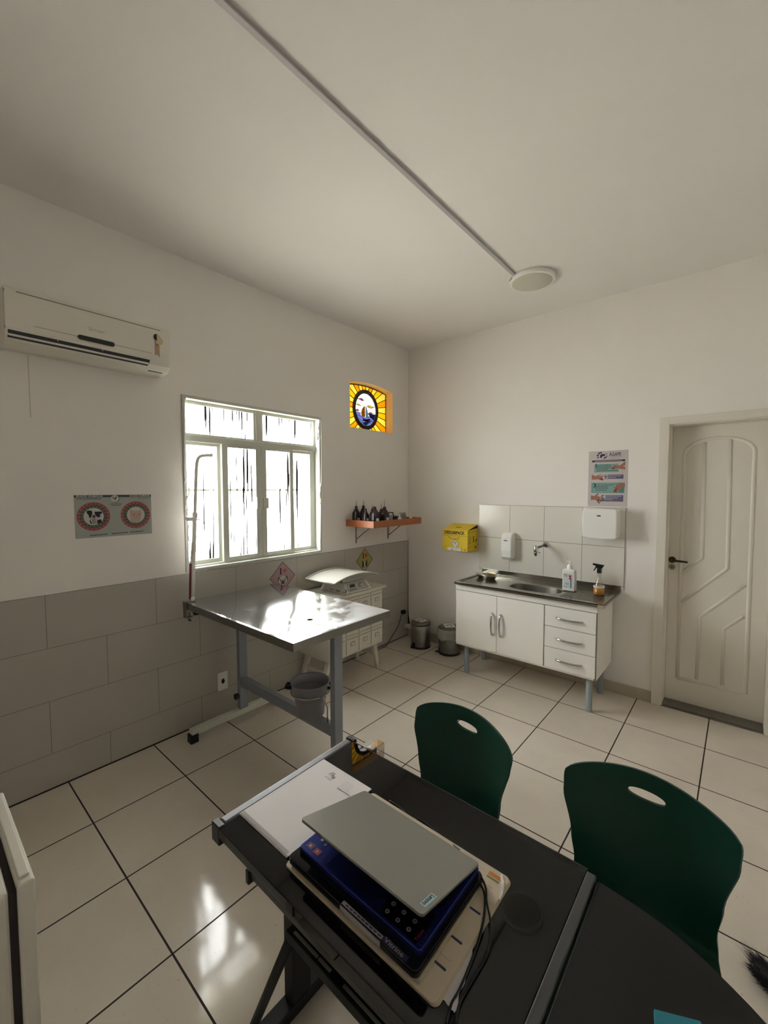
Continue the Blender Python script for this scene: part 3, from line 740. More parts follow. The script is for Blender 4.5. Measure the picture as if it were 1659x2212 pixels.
for y in (DY0+.03, DY1-.03):
    MB().box((.075, y-.012, .135), (.325, y+.012, .165), DRES).build('stretcher', dr)
# scale
zt = .779
sca = thing('pet_scale', 'white digital weighing scale with a curved tray on the dresser', 'scale', (.25, -1.2, zt))
b = MB(); bx0, bx1, by0, by1 = .085, .405, -1.360, -1.045
b.hexa([(bx0, by0, zt+.004), (bx1, by0, zt+.004), (bx1, by1, zt+.004), (bx0, by1, zt+.004),
        (bx0+.03, by0+.03, zt+.085), (bx1-.055, by0+.03, zt+.085), (bx1-.055, by1-.03, zt+.085), (bx0+.03, by1-.03, zt+.085)], WHITEM)
for x in (bx0+.03, bx1-.03):
    for y in (by0+.03, by1-.03): b.tube([(x, y, zt), (x, y, zt+.006)], .012, BLACK, 10)
b.build('body', sca, bevel=.006)
pn = MB(); A = Vector((bx1, by0, zt+.004)); B = Vector((bx1, by1, zt+.004)); C_ = Vector((bx1-.055, by1-.03, zt+.085)); D_ = Vector((bx1-.055, by0+.03, zt+.085))
nr = (B-A).cross(D_-A).normalized()
def sp(u, v, o=.0015):
    a = A.lerp(B, u); bb_ = D_.lerp(C_, u); return a.lerp(bb_, v)+nr*o
def quadp(mb, u0, u1, v0, v1, m, o): mb.flat([sp(u0, v0, o), sp(u1, v0, o), sp(u1, v1, o), sp(u0, v1, o)], m)
quadp(pn, .10, .90, .14, .86, mat('scale_panel_rim', '7b7b73', .5), .0014); quadp(pn, .12, .88, .18, .82, mat('scale_panel', 'b9bab2', .4), .0018)
quadp(pn, .20, .42, .48, .76, ACDISP, .0024); quadp(pn, .16, .44, .22, .40, GREYL, .0022)
pn.flat([sp(.48, .22, .0024), sp(.60, .80, .0024), sp(.68, .22, .0024), sp(.58, .45, .0024)], GREYL)
quadp(pn, .62, .74, .62, .78, INKG, .0024); quadp(pn, .80, .83, .3, .78, GREYL, .0024)
pn.build('control_panel', sca)
sd = MB()
for y_, z0, z1, m in ((.12, .015, .06, PAPERG), (.19, .012, .065, GREYL), (.26, .015, .04, INKG)): 
    yy = by0+.012
    sd.flat([(bx0+y_, by0+z0*.33-.0015, zt+z0), (bx0+y_+.055, by0+z0*.33-.0015, zt+z0), (bx0+y_+.055, by0+z1*.33-.0015+.004, zt+z1), (bx0+y_, by0+z1*.33-.0015+.004, zt+z1)], m)
sd.build('side_label', sca)
MB().box((.14, -1.32, zt+.085), (.33, -1.09, zt+.100), mat('scale_gasket', '4b4b45', .5)).build('load_plate', sca)
TRM = mat('tray_enamel', 'aeaca4', .5)
tr = MB(); ny = 20; x0, x1 = .085, .430; ty0, ty1 = -1.515, -.985
def tz(t): return zt+.122+.042*(1-(2*t-1)**2)
for k in range(ny):
    t0, t1 = k/ny, (k+1)/ny; ya, yb = ty0+(ty1-ty0)*t0, ty0+(ty1-ty0)*t1
    tr.hexa([(x0, ya, tz(t0)-.010), (x1, ya, tz(t0)-.010), (x1, yb, tz(t1)-.010), (x0, yb, tz(t1)-.010), (x0, ya, tz(t0)-.004), (x1, ya, tz(t0)-.004), (x1, yb, tz(t1)-.004), (x0, yb, tz(t1)-.004)], TRM)
for xx in (x0, x1): tr.tube([(xx, ty0+(ty1-ty0)*k/ny, tz(k/ny)-.002) for k in range(ny+1)], .0075, TRM, 10)
for t_ in (0, 1): tr.tube([(x0, ty0+(ty1-ty0)*t_, tz(t_)-.002), (x1, ty0+(ty1-ty0)*t_, tz(t_)-.002)], .0075, TRM, 10)
# deep side skirts under the arch carrying the tray
for xx in (x0+.05, x1-.05):
    tr.prism([(xx-.004, ty0+.14, zt+.100), (xx-.004, ty1-.14, zt+.100)]+[(xx-.004, ty0+(ty1-ty0)*t_, tz(t_)-.010) for t_ in (.74, .6, .5, .4, .26)], (.008, 0, 0), TRM)
tr.build('tray', sca)

# ================================================================== exam table
TZ, TX0, TX1, TY0, TY1 = .910, .070, 1.240, -2.524, -1.803
et = thing('exam_table', 'stainless steel examination table with a drain hole and grey frame, below the window', 'table', (.65, -2.165, 0))
HOLE = Vector((.955, -2.187, TZ-.023)); tp = MB(); hr = .019; NS = 12
cor = [Vector((TX0+.012, TY0+.012, TZ)), Vector((TX1-.012, TY0+.012, TZ)), Vector((TX1-.012, TY1-.012, TZ)), Vector((TX0+.012, TY1-.012, TZ))]
for i in range(4):
    a, b_ = cor[i], cor[(i+1) % 4]; rows = []
    def ha(p): q = (p-HOLE); q.z = 0; q.normalize(); return HOLE+q*hr
    for k in range(NS+1):
        t_ = k/NS; e = a.lerp(b_, t_); h = ha(e)
        rows.append([h.lerp(e, s_/6)-Vector((0, 0, .0025*math.sin(PI*s_/6)*math.sin(PI*t_))) for s_ in range(7)])
    vs = [v for r in rows for v in r]; fs = []
    for k in range(NS):
        for s_ in range(6): fs.append((k*7+s_, k*7+s_+1, (k+1)*7+s_+1, (k+1)*7+s_))
    tp.add(vs, fs, STEEL, True)
o_ = [Vector((TX0, TY0, TZ-.001)), Vector((TX1, TY0, TZ-.001)), Vector((TX1, TY1, TZ-.001)), Vector((TX0, TY1, TZ-.001))]
dn = Vector((0, 0, -.043))
for i in range(4):
    j = (i+1) % 4
    tp.flat([cor[i], o_[i], o_[j], cor[j]], STEEL); tp.flat([o_[i], o_[i]+dn, o_[j]+dn, o_[j]], STEELR)
    inn = [v.copy() for v in cor]
    tp.flat([o_[i]+dn, Vector((cor[i].x, cor[i].y, TZ-.044)), Vector((cor[j].x, cor[j].y, TZ-.044)), o_[j]+dn], STEELR)
tp.flat([Vector((q.x, q.y, TZ-.032)) for q in cor[::-1]], GREYP)
tp.build('tabletop', et)
MB().lathe([(hr+.004, .0005), (hr, -.001), (hr-.002, -.016), (.001, -.017)], HOLE, BLACKM, 24, cap=False).build('drain', et)
PXL, PXR, PY = .170, 1.150, -2.165
for x in (PXL, PXR):
    MB().box((x-.020, PY-.030, .087), (x+.020, PY+.030, TZ-.033), GREYP).build('leg_post', et, bevel=.003)
    f_ = MB().box((x-.024, PY-.375, .048), (x+.024, PY+.300, .088), mat('foot_bar_paint', 'cfd1c4', .5)); f_.build('foot_bar', et, bevel=.003)
    for yy in (PY-.360, PY+.285):
        MB().box((x-.027, yy-.026, 0), (x+.027, yy+.026, .058), BLACK).build('foot', et, bevel=.004)
    MB().box((x-.022, TY0+.05, TZ-.066), (x+.022, TY1-.05, TZ-.034), GREYP).build('top_rail', et)
MB().box((PXL+.020, PY-.020, .250), (PXR-.020, PY+.020, .315), GREYP).build('stretcher', et, bevel=.003)
MB().lathe([(.001, 0), (.018, 0), (.022, .012), (.022, .026), (.001, .028)], (0, 0, 0), BLACK, 8, smooth=False, X=Matrix.Translation((PXL-.005, PY-.030, .18)) @ Matrix.Rotation(PI/2, 4, 'X')).build('clamp_knob', et)
MB().lathe([(.001, 0), (.02, 0), (.024, .012), (.024, .022), (.001, .024)], (0, 0, 0), BLACK, 10, smooth=False, X=Matrix.Translation((.20, TY0+.03, TZ-.068))).build('clamp_knob', et)
# hoop that carries the bucket
MB().tube([(HOLE.x+.014+.110*math.cos(2*PI*k/24), HOLE.y-.015+.110*math.sin(2*PI*k/24), .475) for k in range(24)], .004, CHROME, 6, closed=True).tube([(HOLE.x+.123, HOLE.y-.015, .475), (HOLE.x+.130, PY-.01, .40), (HOLE.x+.130, PY-.01, .314)], .004, CHROME, 6).build('bucket_hoop', et)
# bucket
bc = HOLE.xy.to_3d()+Vector((.014, -.015, 0))
bk = thing('bucket', 'grey metal bucket with black handles hanging under the exam table drain', 'bucket', (bc.x, bc.y, .340))
BKM = mat('bucket_metal', '8f8d94', .45, metal=.4)
MB().lathe([(.076, 0), (.080, .004), (.093, .132), (.104, .140), (.109, .186), (.114, .192), (.112, .196), (.106, .191), (.098, .14), (.077, .008), (.001, .006)], (bc.x, bc.y, .340), BKM, 40).build('pail', bk)
for sgn in (-1, 1):
    dv = Vector((.76, .65, 0))*sgn; pv = Vector((-.65, .76, 0)); b0 = Vector((bc.x, bc.y, .340+.165))
    MB().tube([b0+dv*.103+pv*-.030, b0+dv*.135+pv*-.026, b0+dv*.137+pv*.026, b0+dv*.103+pv*.030], .009, BLACK, 8, sx=1.3).build('handle', bk)
MB().flat([(bc.x-.03, bc.y-.02, .505), (bc.x+.02, bc.y-.03, .485), (bc.x+.03, bc.y+.02, .495), (bc.x-.01, bc.y+.02, .515)], mat('tissue_grey', '9c9aa0', .8))
# grooming arm clamped to the table corner
ARMW = mat('arm_enamel', 'f3f1ec', .4)
ga = thing('grooming_arm', 'white curved tethering arm clamped to the left corner of the exam table', 'pole', (.115, TY0+.03, TZ))
def gp_(px, py): q = P(380+px/5.27, 940+py/5.27, 0, .115); return q
low = [gp_(185, 1868), gp_(195, 1500), gp_(205, 1300), gp_(213, 900)]
low[0] = Vector((.115, low[0].y, TZ+.001))
MB().tube(low, .0135, ARMW, 14).tube([low[0]-Vector((0, 0, 0)), low[0]+Vector((0, 0, .03))], .015, ARMW, 14).build('lower_tube', ga)
upp = [gp_(217, 895), gp_(225, 600), gp_(235, 360), gp_(245, 290), gp_(262, 255), gp_(290, 237), gp_(330, 232), gp_(405, 228)]
MB().tube(spline(upp, 5), .0105, ARMW, 12).build('upper_tube', ga)
MB().tube([gp_(216, 940), gp_(217, 880)], .0165, ARMW, 14).build('collar', ga)
MB().tube([gp_(400, 228), gp_(411, 227)], .0135, ARMW, 12).build('end_cap', ga)
kb = gp_(180, 955); MB().box(kb-Vector((.012, .028, .012)), kb+Vector((.012, .03, .012)), ARMW).tube([kb+Vector((0, -.03, .008)), kb+Vector((0, -.045, .01))], .014, ARMW, 8).tube([gp_(225, 955), gp_(270, 962)], .005, ARMW, 8).build('clamp', ga, bevel=.002)
MB().tube(spline([gp_(155, 985), gp_(137, 1080), gp_(145, 1190), gp_(180, 1235), gp_(178, 1300), gp_(165, 1460)], 6), .003, mat('noose', 'bdb9a8', .5), 8).tube(spline([gp_(275, 965), gp_(270, 1040), gp_(235, 1160), gp_(205, 1290), gp_(180, 1400)], 6), .003, mat('noose', 'bdb9a8', .5), 8).build('noose_wire', ga)
hk = [gp_(x_, y_)+Vector((.0, 0, 0)) for x_, y_ in ((390, 268), (395, 250), (415, 248), (432, 265), (425, 285), (400, 305), (396, 325), (410, 340), (428, 335), (430, 315))]
MB().tube(spline(hk, 5), .0022, CHROME, 8).build('s_hook', ga)
MB().tube([gp_(166, 1460), gp_(164, 1700), gp_(163, 1866)], .0072, BURG, 10, sx=1.2).build('strap', ga)['label'] = 'burgundy strap'
g0 = Vector((low[0].x, TY0-.012, 0))
MB().box((g0.x-.02, TY0-.010, TZ-.100), (g0.x+.02, TY0-.002, TZ+.003), STEELR).box((g0.x-.02, TY0-.008, TZ+.0008), (g0.x+.02, TY0+.055, TZ+.005), STEELR).tube([(g0.x, TY0+.02, TZ-.125), (g0.x, TY0+.02, TZ-.068)], .006, STEELR, 8).tube([(g0.x-.018, TY0+.02, TZ-.12), (g0.x+.018, TY0+.02, TZ-.12)], .005, BLACK, 8).box((g0.x-.02, TY0-.008, TZ-.100), (g0.x+.02, TY0+.035, TZ-.095), STEELR).build('table_clamp', ga)

# ================================================================== bins
def bin_(cx, cy, r, h, label, pa, bag):
    t = thing('pedal_bin', label, 'bin', (cx, cy, 0), 'steel pedal bins by the sink')
    sticker = mat('bin_sticker', 'd9d8d2', .5)
    MB().lathe([(r*1.03, 0), (r*1.03, .016), (r*1.0, .02)], (cx, cy, 0), BLACK, 40).build('base_ring', t)
    MB().lathe([(r*.985, .018), (r, .022), (r, h*.86), (r*.97, h*.862)], (cx, cy, 0), STEELR, 48).build('body', t)
    MB().lathe([(r*1.02, h*.865), (r*1.04, h*.875), (r*1.04, h*.935), (r*1.0, h*.965), (r*.9, h*.985), (r*.001, h*1.0)], (cx, cy, 0), mat('bin_lid', '7c776c', .3, metal=.8), 48).build('lid', t)
    d_ = Vector((math.cos(pa), math.sin(pa), 0)); s_ = Vector((-d_.y, d_.x, 0)); c0 = Vector((cx, cy, 0))
    X = Matrix.Translation(c0) @ Matrix.Rotation(pa, 4, 'Z')
    MB().box((r*.97, -.02, .02), (r+.002, .02, .06), BLACK, X).box((r*.9, -.016, .012), (r+.035, .016, .02), BLACK, X).build('pedal', t, bevel=.002)
    u, v = Vector((math.cos(pa+PI/2), math.sin(pa+PI/2), 0)), Vector((-math.cos(pa), -math.sin(pa), 0))
    st = MB(); z = h*1.0+.0012; w_ = r*.62
    cc = Vector((cx, cy, z))
    st.prism([cc-u*w_-v*w_*.8, cc+u*w_-v*w_*.8, cc+u*w_+v*w_*.8, cc-u*w_+v*w_*.8], (0, 0, .0006), sticker)
    for k in range(3):
        a0 = k*2*PI/3+.25; st.ring(cc+Vector((0, 0, .001)), w_*.30, w_*.48, u, v, INK, 6, a0, a0+1.45)
    st.build('lid_sticker', t)
    if bag:
        bg_ = MB(); pr = []
        rr = random.Random(3); NN = 48; vs = []; zs = [h*.93, h*.86, h*.75, h*.62, h*.55]
        for j, z in enumerate(zs):
            for k in range(NN):
                a = 2*PI*k/NN; q = r*(1.05+[.0, .08, .13, .10, .05][j])+rr.uniform(-.004, .004)+.004*math.sin(a*9+j)
                vs.append((cx+q*math.cos(a), cy+q*math.sin(a), z+(.012*math.sin(a*5+1) if j == 4 else 0)))
        bg_.add(vs, [(j*NN+k, j*NN+(k+1) % NN, (j+1)*NN+(k+1) % NN, (j+1)*NN+k) for j in range(4) for k in range(NN)], FOAMP, True)
        bg_.build('bin_liner', t, solid=.001)
    return t
bin_(.320, -.195, .101, .275, 'steel pedal bin with a white sticker on its lid in the corner', -PI/2-.15, False)
bin_(.640, -.150, .104, .275, 'steel pedal bin with a plastic liner hanging out, beside the sink cabinet', PI+.75, True)

# ================================================================== sink cabinet
CX0, CX1, CYF, CZ0, CZ1 = .922, 2.080, -.490, .255, .806
sk = thing('sink_cabinet', 'white sink cabinet with two doors and three drawers on grey legs', 'cabinet', (1.5, -.26, 0))
c = MB().box((CX0, CYF+.002, CZ0), (CX0+.015, -.03, CZ1), MELA).box((CX1-.015, CYF+.002, CZ0), (CX1, -.03, CZ1), MELA)
c.box((CX0+.015, CYF+.002, CZ0), (CX1-.015, -.03, CZ0+.015), MELA).box((CX0+.015, -.036, CZ0+.015), (CX1-.015, -.03, CZ1), MELA).box((CX0+.015, CYF+.002, CZ0+.015), (CX1-.015, CYF+.012, CZ1), MELA)
c.box((CX0+.002, CYF, CZ0), (CX1-.001, CYF+.002, CZ0+.014), MELA).box((CX0, CYF-.014, .757), (CX1, CYF+.002, CZ1), MELA)
c.box((CX1-.016, CYF-.001, CZ0), (CX1+.0004, CYF+.002, CZ1-.05), EDGE)
c.box((CX0+.003, CYF-.0005, .270), (CX1-.004, CYF+.0015, .757), EDGE)
c.build('body', sk, bevel=.0012)
def vhandle(p, L, ax, o):
    p = Vector(p); a = Vector((0, 0, 1)) if ax == 'z' else Vector((1, 0, 0)); out = Vector((0, -1, 0))
    pts = [p-a*L/2, p-a*L*.42+out*.016, p-a*L*.2+out*.026, p+out*.029, p+a*L*.2+out*.026, p+a*L*.42+out*.016, p+a*L/2]
    MB().tube(spline(pts, 4), [.0075]*25, CHROME, 10, sx=1.0).build('handle', o)
for a, b_, hx_ in ((.927, 1.313, 1.278), (1.317, 1.703, 1.352)):
    o = MB().box((a, CYF-.014, .274), (b_, CYF-.0008, .7505), MELA).build('door', sk, bevel=.0015)
    vhandle((hx_, CYF-.0135, .512), .185, 'z', o)
for z0, z1 in ((.598, .7505), (.436, .593), (.274, .431)):
    o = MB().box((1.711, CYF-.014, z0), (2.074, CYF-.0008, z1), MELA).build('drawer', sk, bevel=.0015)
    vhandle((1.892, CYF-.0135, (z0+z1)/2-.003), .185, 'x', o)
for x, y in ((1.000, -.435), (2.025, -.445), (.985, -.075), (2.018, -.085)):
    MB().lathe([(.0245, 0), (.0245, .004), (.0225, .006), (.0225, .255)], (x, y, 0), LEGP, 24).build('leg', sk)
MB().lathe([(.02, .195), (.028, .2), (.028, .256)], (1.60, -.28, 0), PLAW, 20).build('drain_trap', sk)
# steel top with basin
KX0, KX1, KY0, KY1, KZ = .925, 2.128, -.535, -.012, .832
kt = thing('steel_sink_top', 'stainless steel sink top with an oval basin and raised back edge', 'sink', (1.52, -.27, KZ))
tp = MB(); bcx, bcy, ba, bb_ = 1.560, -.310, .205, .125
NB = 48
def rect_pt(a):
    dx, dy = math.cos(a), math.sin(a)
    tx = ((KX1-.03-bcx) if dx > 0 else (KX0+.03-bcx))/dx if abs(dx) > 1e-6 else 9e9
    ty = ((KY1-.025-bcy) if dy > 0 else (KY0+.025-bcy))/dy if abs(dy) > 1e-6 else 9e9
    t_ = min(tx, ty); return (bcx+dx*t_, bcy+dy*t_)
angs = sorted(set([2*PI*k/NB for k in range(NB)]+[math.atan2(yy-bcy, xx-bcx) % (2*PI) for xx in (KX0+.03, KX1-.03) for yy in (KY0+.025, KY1-.025)]))
NA = len(angs); vs = []
rings = []
zt_ = KZ-.006
def ov(a, s_): return (bcx+ba*s_*math.copysign(abs(math.cos(a))**.75, math.cos(a)), bcy+bb_*s_*math.copysign(abs(math.sin(a))**.75, math.sin(a)))
rings.append([(*rect_pt(a), zt_) for a in angs])
for s_, z in ((1.06, zt_), (1.0, zt_-.004), (.97, zt_-.03), (.93, zt_-.09), (.80, zt_-.135), (.4, zt_-.145), (.08, zt_-.148)):
    rings.append([(*ov(a, s_), z) for a in angs])
for r in rings: vs += r
fs = [(i*NA+k, i*NA+(k+1) % NA, (i+1)*NA+(k+1) % NA, (i+1)*NA+k) for i in range(len(rings)-1) for k in range(NA)]
tp.add(vs, [f_[::-1] for f_ in fs[:NA*2]], STEELT, False); tp.add(vs, [f_[::-1] for f_ in fs[NA*2:]], mat('basin_steel_shaded', '7a7771', .35, metal=1), True)  # same steel, basin colour darkened in place of shade in the bowl

# raised rim, front fall, back upstand
for a, b_ in (((KX0, KY0), (KX1, KY0+.025)), ((KX0, KY1-.025), (KX1, KY1)), ((KX0, KY0+.025), (KX0+.03, KY1-.025)), ((KX1-.03, KY0+.025), (KX1, KY1-.025))):
    tp.box((a[0], a[1], zt_-.002), (b_[0], b_[1], KZ), STEELT)
tp.box((KX0, KY0, CZ1+.001), (KX1, KY0+.003, KZ), STEELT).box((KX1-.003, KY0, CZ1+.001), (KX1, KY1, KZ), STEELT).box((KX0, KY0, CZ1+.001), (KX0+.003, KY1, KZ), STEELT)
tp.box((KX0, KY1-.004, KZ), (KX1, KY1, KZ+.042), STEELT)
for k in range(8): tp.box((1.80, KY0+.09+k*.036, zt_), (2.07, KY0+.096+k*.036, zt_+.003), STEELT)
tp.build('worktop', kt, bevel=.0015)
cpn = MB().box((KX1-.04, KY0-.0015, CZ1-.004), (KX1+.0015, KY0+.03, CZ1+.022), mat('corner_cap', 'b39a84', .3))
cpn.build('corner_cap', kt, bevel=.003)
MB().lathe([(.001, 0), (.03, 0), (.034, .002)], (bcx, bcy, zt_-.1475), CHROME, 24).build('strainer', kt)

# on the sink
def oval_dish():
    t = thing('kidney_dish', 'shiny oval steel instrument dish on the left end of the sink', 'dish', (1.075, -.215, zt_))
    m = MB(); c0 = Vector((1.075, -.215, zt_))
    m.lathe([(.001, .001), (.062, .001), (.078, .03), (.086, .034), (.086, .037), (.076, .034), (.06, .005), (.001, .004)], (0, 0, 0), CHROME, 40, X=Matrix.Translation(c0) @ Matrix.Rotation(-.15, 4, 'Z') @ Matrix.Diagonal((1.35, .8, 1, 1)))
    m.build('bowl', t)
oval_dish()
sb = thing('soap_bottle', 'large white pump bottle with a red and blue label on the sink', 'bottle', (1.80, -.21, KZ))
Xs = Matrix.Translation((1.807, -.232, zt_+.0035))
MB().box((-.048, -.032, 0), (.048, .032, .172), PLAW, Xs).build('body', sb, bevel=.010, seg=3)
MB().lathe([(.020, .170), (.022, .178), (.020, .20), (.010, .212), (.005, .216), (.005, .232)], (0, 0, 0), PLAW, 20, X=Xs).box((-.022, -.007, .230), (.008, .007, .238), PLAW, Xs).build('pump', sb)
lb = MB().box((-.040, -.0332, .022), (.034, -.0322, .142), mat('soap_label', 'd3d9d8', .4), Xs)
for z, k in ((.135, .035), (.128, .04), (.02, .05)): pass
for z, w_ in ((.132, .026), (.125, .04), (.117, .03), (.034, .03)): lb.box((-.036, -.0338, z), (-.036+w_, -.0333, z+.0035), INKG, Xs)
lb.box((.016, -.0338, .028), (.024, -.0333, .105), mat('label_blue', '4c6a94', .5), Xs)
for z in (.108, .126): lb.disc(Xs @ Vector((.014, -.0341, z-.004)), .009, (1, 0, 0), (0, 0, 1), mat('label_red', 'a03048', .5), 20)
lb.flat([Xs @ Vector(q) for q in ((-.03, -.0339, .06), (-.005, -.0339, .05), (.012, -.0339, .062), (-.01, -.0339, .068))], mat('label_pale_blue', 'a3bcc0', .5))
lb.build('label', sb)
sy = thing('spray_bottle', 'clear spray bottle with amber liquid and black trigger on the sink', 'bottle', (2.022, -.225, KZ))
c0 = (2.022, -.225, zt_+.0035)
MB().lathe([(.036, 0), (.039, .004), (.039, .066), (.036, .082), (.017, .115), (.0145, .15), (.0145, .172)], c0, clear('clear_bottle', (.9, .89, .84), .10), 28, cap=False).build('body', sy)
MB().lathe([(.0345, .003), (.0372, .006), (.0372, .056), (.001, .057)], c0, mat('amber_liquid', 'd58f30', .2), 28).build('liquid', sy)
MB().lathe([(.0392, .058), (.0392, .072)], c0, PAPER, 28, cap=False).build('label', sy)
z0 = c0[2]; tg = MB()
tg.box((2.007, -.240, z0+.168), (2.037, -.210, z0+.205), BLACK)
tg.prism([(1.974, -.236, z0+.228), (1.976, -.236, z0+.240), (2.056, -.236, z0+.232), (2.050, -.236, z0+.222), (2.040, -.236, z0+.205), (2.004, -.236, z0+.205), (1.995, -.236, z0+.222)], (0, .022, 0), BLACK)
tg.prism([(1.996, -.232, z0+.218), (2.004, -.232, z0+.212), (1.986, -.232, z0+.180), (1.980, -.232, z0+.184)], (0, .014, 0), BLACK)
tg.build('trigger', sy, bevel=.002)
# faucet
fc = thing('wall_faucet', 'small chrome wall tap with a lever above the basin', 'tap', (1.538, -.008, 1.155))
MB().tube([(1.538, -.0085, 1.155), (1.538, -.016, 1.155), (1.538, -.030, 1.155)], [.026, .026, .016], CHROME, 24).build('flange', fc)
MB().tube([(1.538, -.028, 1.155), (1.524, -.10, 1.146), (1.510, -.165, 1.140)], .0105, STEELR, 14).build('spout_arm', fc)
MB().tube([(1.508, -.172, 1.160), (1.508, -.172, 1.150), (1.508, -.172, 1.11), (1.508, -.172, 1.072)], [.012, .018, .017, .011], CHROME, 18).build('valve_body', fc)
MB().tube([(1.520, -.172, 1.108), (1.546, -.172, 1.100)], .005, CHROME, 10).build('lever', fc)

# on the splashback
sd_ = thing('soap_dispenser', 'small white wall soap dispenser above the left of the sink', 'dispenser', (1.205, 0, 1.12))
b = MB().prism([(1.153, -.0085, 1.000), (1.153, -.070, .992), (1.153, -.096, 1.02), (1.153, -.102, 1.08), (1.153, -.094, 1.205), (1.153, -.072, 1.238), (1.153, -.0085, 1.243)], (.104, 0, 0), PLAW)
b.build('housing', sd_, bevel=.013, seg=4)
MB().box((1.185, -.1025, 1.168), (1.212, -.0985, 1.178), mat('logo_blue_grey', '5a6478', .4)).box((1.216, -.1025, 1.17), (1.222, -.0992, 1.176), GREYL).build('badge', sd_)
hd = thing('towel_dispenser', 'wide white paper towel dispenser above the right of the sink', 'dispenser', (1.99, 0, 1.37))
pr_ = [(1.868, 1.262), (1.90, 1.254), (2.0, 1.249), (2.09, 1.252), (2.116, 1.260), (2.119, 1.40), (2.116, 1.480), (2.09, 1.488), (1.90, 1.488), (1.868, 1.480), (1.866, 1.40)]
MB().prism([(x, -.145, z) for x, z in pr_], (0, .1365, 0), PLAW).build('housing', hd, bevel=.010, seg=4)
MB().box((1.975, -.1465, 1.428), (2.002, -.1445, 1.438), mat('logo_dark', '3b4152', .4)).build('badge', hd)

# sharps box
bx = thing('sharps_box', 'yellow cardboard sharps disposal box fixed to the wall left of the sink', 'box', (.73, -.1, 1.05))
Bx0, Bx1, By = .590, .868, -.205
s = MB()
s.hexa([(Bx0, By, 1.045), (Bx1, By, 1.045), (Bx1, -.004, 1.045), (Bx0, -.004, 1.045), (Bx0, By, 1.247), (Bx1, By, 1.247), (Bx1, -.004, 1.262), (Bx0, -.004, 1.262)], YEL)
s.build('carton', bx, bevel=.0015)
s = MB()
s.hexa([(Bx0, By-.001, 1.248), (Bx1+.001, By-.001, 1.248), (Bx1+.001, -.004, 1.293), (Bx0, -.004, 1.293), (Bx0, By-.001, 1.252), (Bx1+.001, By-.001, 1.252), (Bx1+.001, -.004, 1.297), (Bx0, -.004, 1.297)], YEL)
s.prism([(Bx0+.001, By, 1.249), (Bx0+.001, -.004, 1.262), (Bx0+.001, -.004, 1.294)], (.002, 0, 0), YEL)
s.box((.700, -.135, 1.2685), (.755, -.112, 1.2715), BLACKM)
s.build('lid', bx)
s = MB(); s.prism([(Bx1-.004, By+.004, 1.249), (Bx1-.004, -.006, 1.262), (Bx1-.004, -.006, 1.292)], (.002, 0, 0), mat('box_inside_dark', '2a1510', .8)); s.build('side_gap', bx)
s = MB(); FR, FU = (1, 0, 0), (0, 0, 1); F = By-.0006
s.text('DESCARPACK', .042, (Bx0+.022, F-.0003, 1.222), FR, FU, BRN, width=.225, bold=.0016)
s.box((Bx0+.001, F, 1.194), (Bx1, F+.0005, 1.197), YELD); s.box((Bx0+.001, F, 1.186), (Bx1, F+.0005, 1.187), YELD)
s.tube([(x, F-.001, z) for x, z in ((.66, 1.185), (.665, 1.172), (.68, 1.164), (.755, 1.164), (.775, 1.172), (.78, 1.185))], .0028, YELD, 8)
def dmd(r, o, m, cx=.733, cz=1.116): s.flat([(cx-r, o, cz), (cx, o, cz-r*1.12), (cx+r, o, cz), (cx, o, cz+r*1.12)], m)
dmd(.043, F-.0003, BRN); dmd(.039, F-.0007, PAPER)
for k in range(3):
    a = PI/2+k*2*PI/3; s.ring((.733+.006*math.cos(a), F-.0011, 1.125+.006*math.sin(a)), .004, .0065, FR, FU, INK, 12, a-2.5, a+2.5)
s.disc((.733, F-.0012, 1.125), .003, FR, FU, INK, 10); s.box((.718, F-.0012, 1.106), (.748, F-.0008, 1.108), INKG)
s.box((Bx0+.001, F, 1.075), (Bx1, F+.0004, 1.0765), YELD)
s.box((.648, F-.0006, 1.048), (.800, F, 1.076), PAPER); s.disc((.70, F-.001, 1.063), .006, FR, FU, mat('label_green', '5c7a66', .5), 12); s.box((.69, F-.0011, 1.052), (.715, F-.0007, 1.055), INKG); s.box((.73, F-.0011, 1.061), (.755, F-.0007, 1.063), INKG)
s.box((.801, F-.0004, 1.05), (.808, F, 1.078), YELD); s.disc((.842, F-.0004, 1.062), .009, FR, FU, YELD, 16)
E_ = Bx1+.0006
s.text('DESCARPACK', .032, (E_+.0003, By+.006, 1.226), (0, 1, .07), FU, YELD, width=.17)
for z, a, b_ in ((1.182, .02, .075), (1.165, .02, .07), (1.152, .02, .06), (1.135, .02, .07), (1.12, .02, .06), (1.085, .02, .06)): s.box((E_, By+a, z), (E_+.0004, By+b_, z+.006), YELD)
s.box((E_, By+.11, 1.13), (E_+.0004, By+.125, 1.19), BRN); s.flat([(E_+.0004, By+.14, 1.13), (E_+.0004, By+.18, 1.165), (E_+.0004, By+.18, 1.14)], BRN)
s.disc((E_+.0004, By+.158, 1.078), .012, (0, 1, 0), FU, BRN, 16)
s.build('printing', bx)

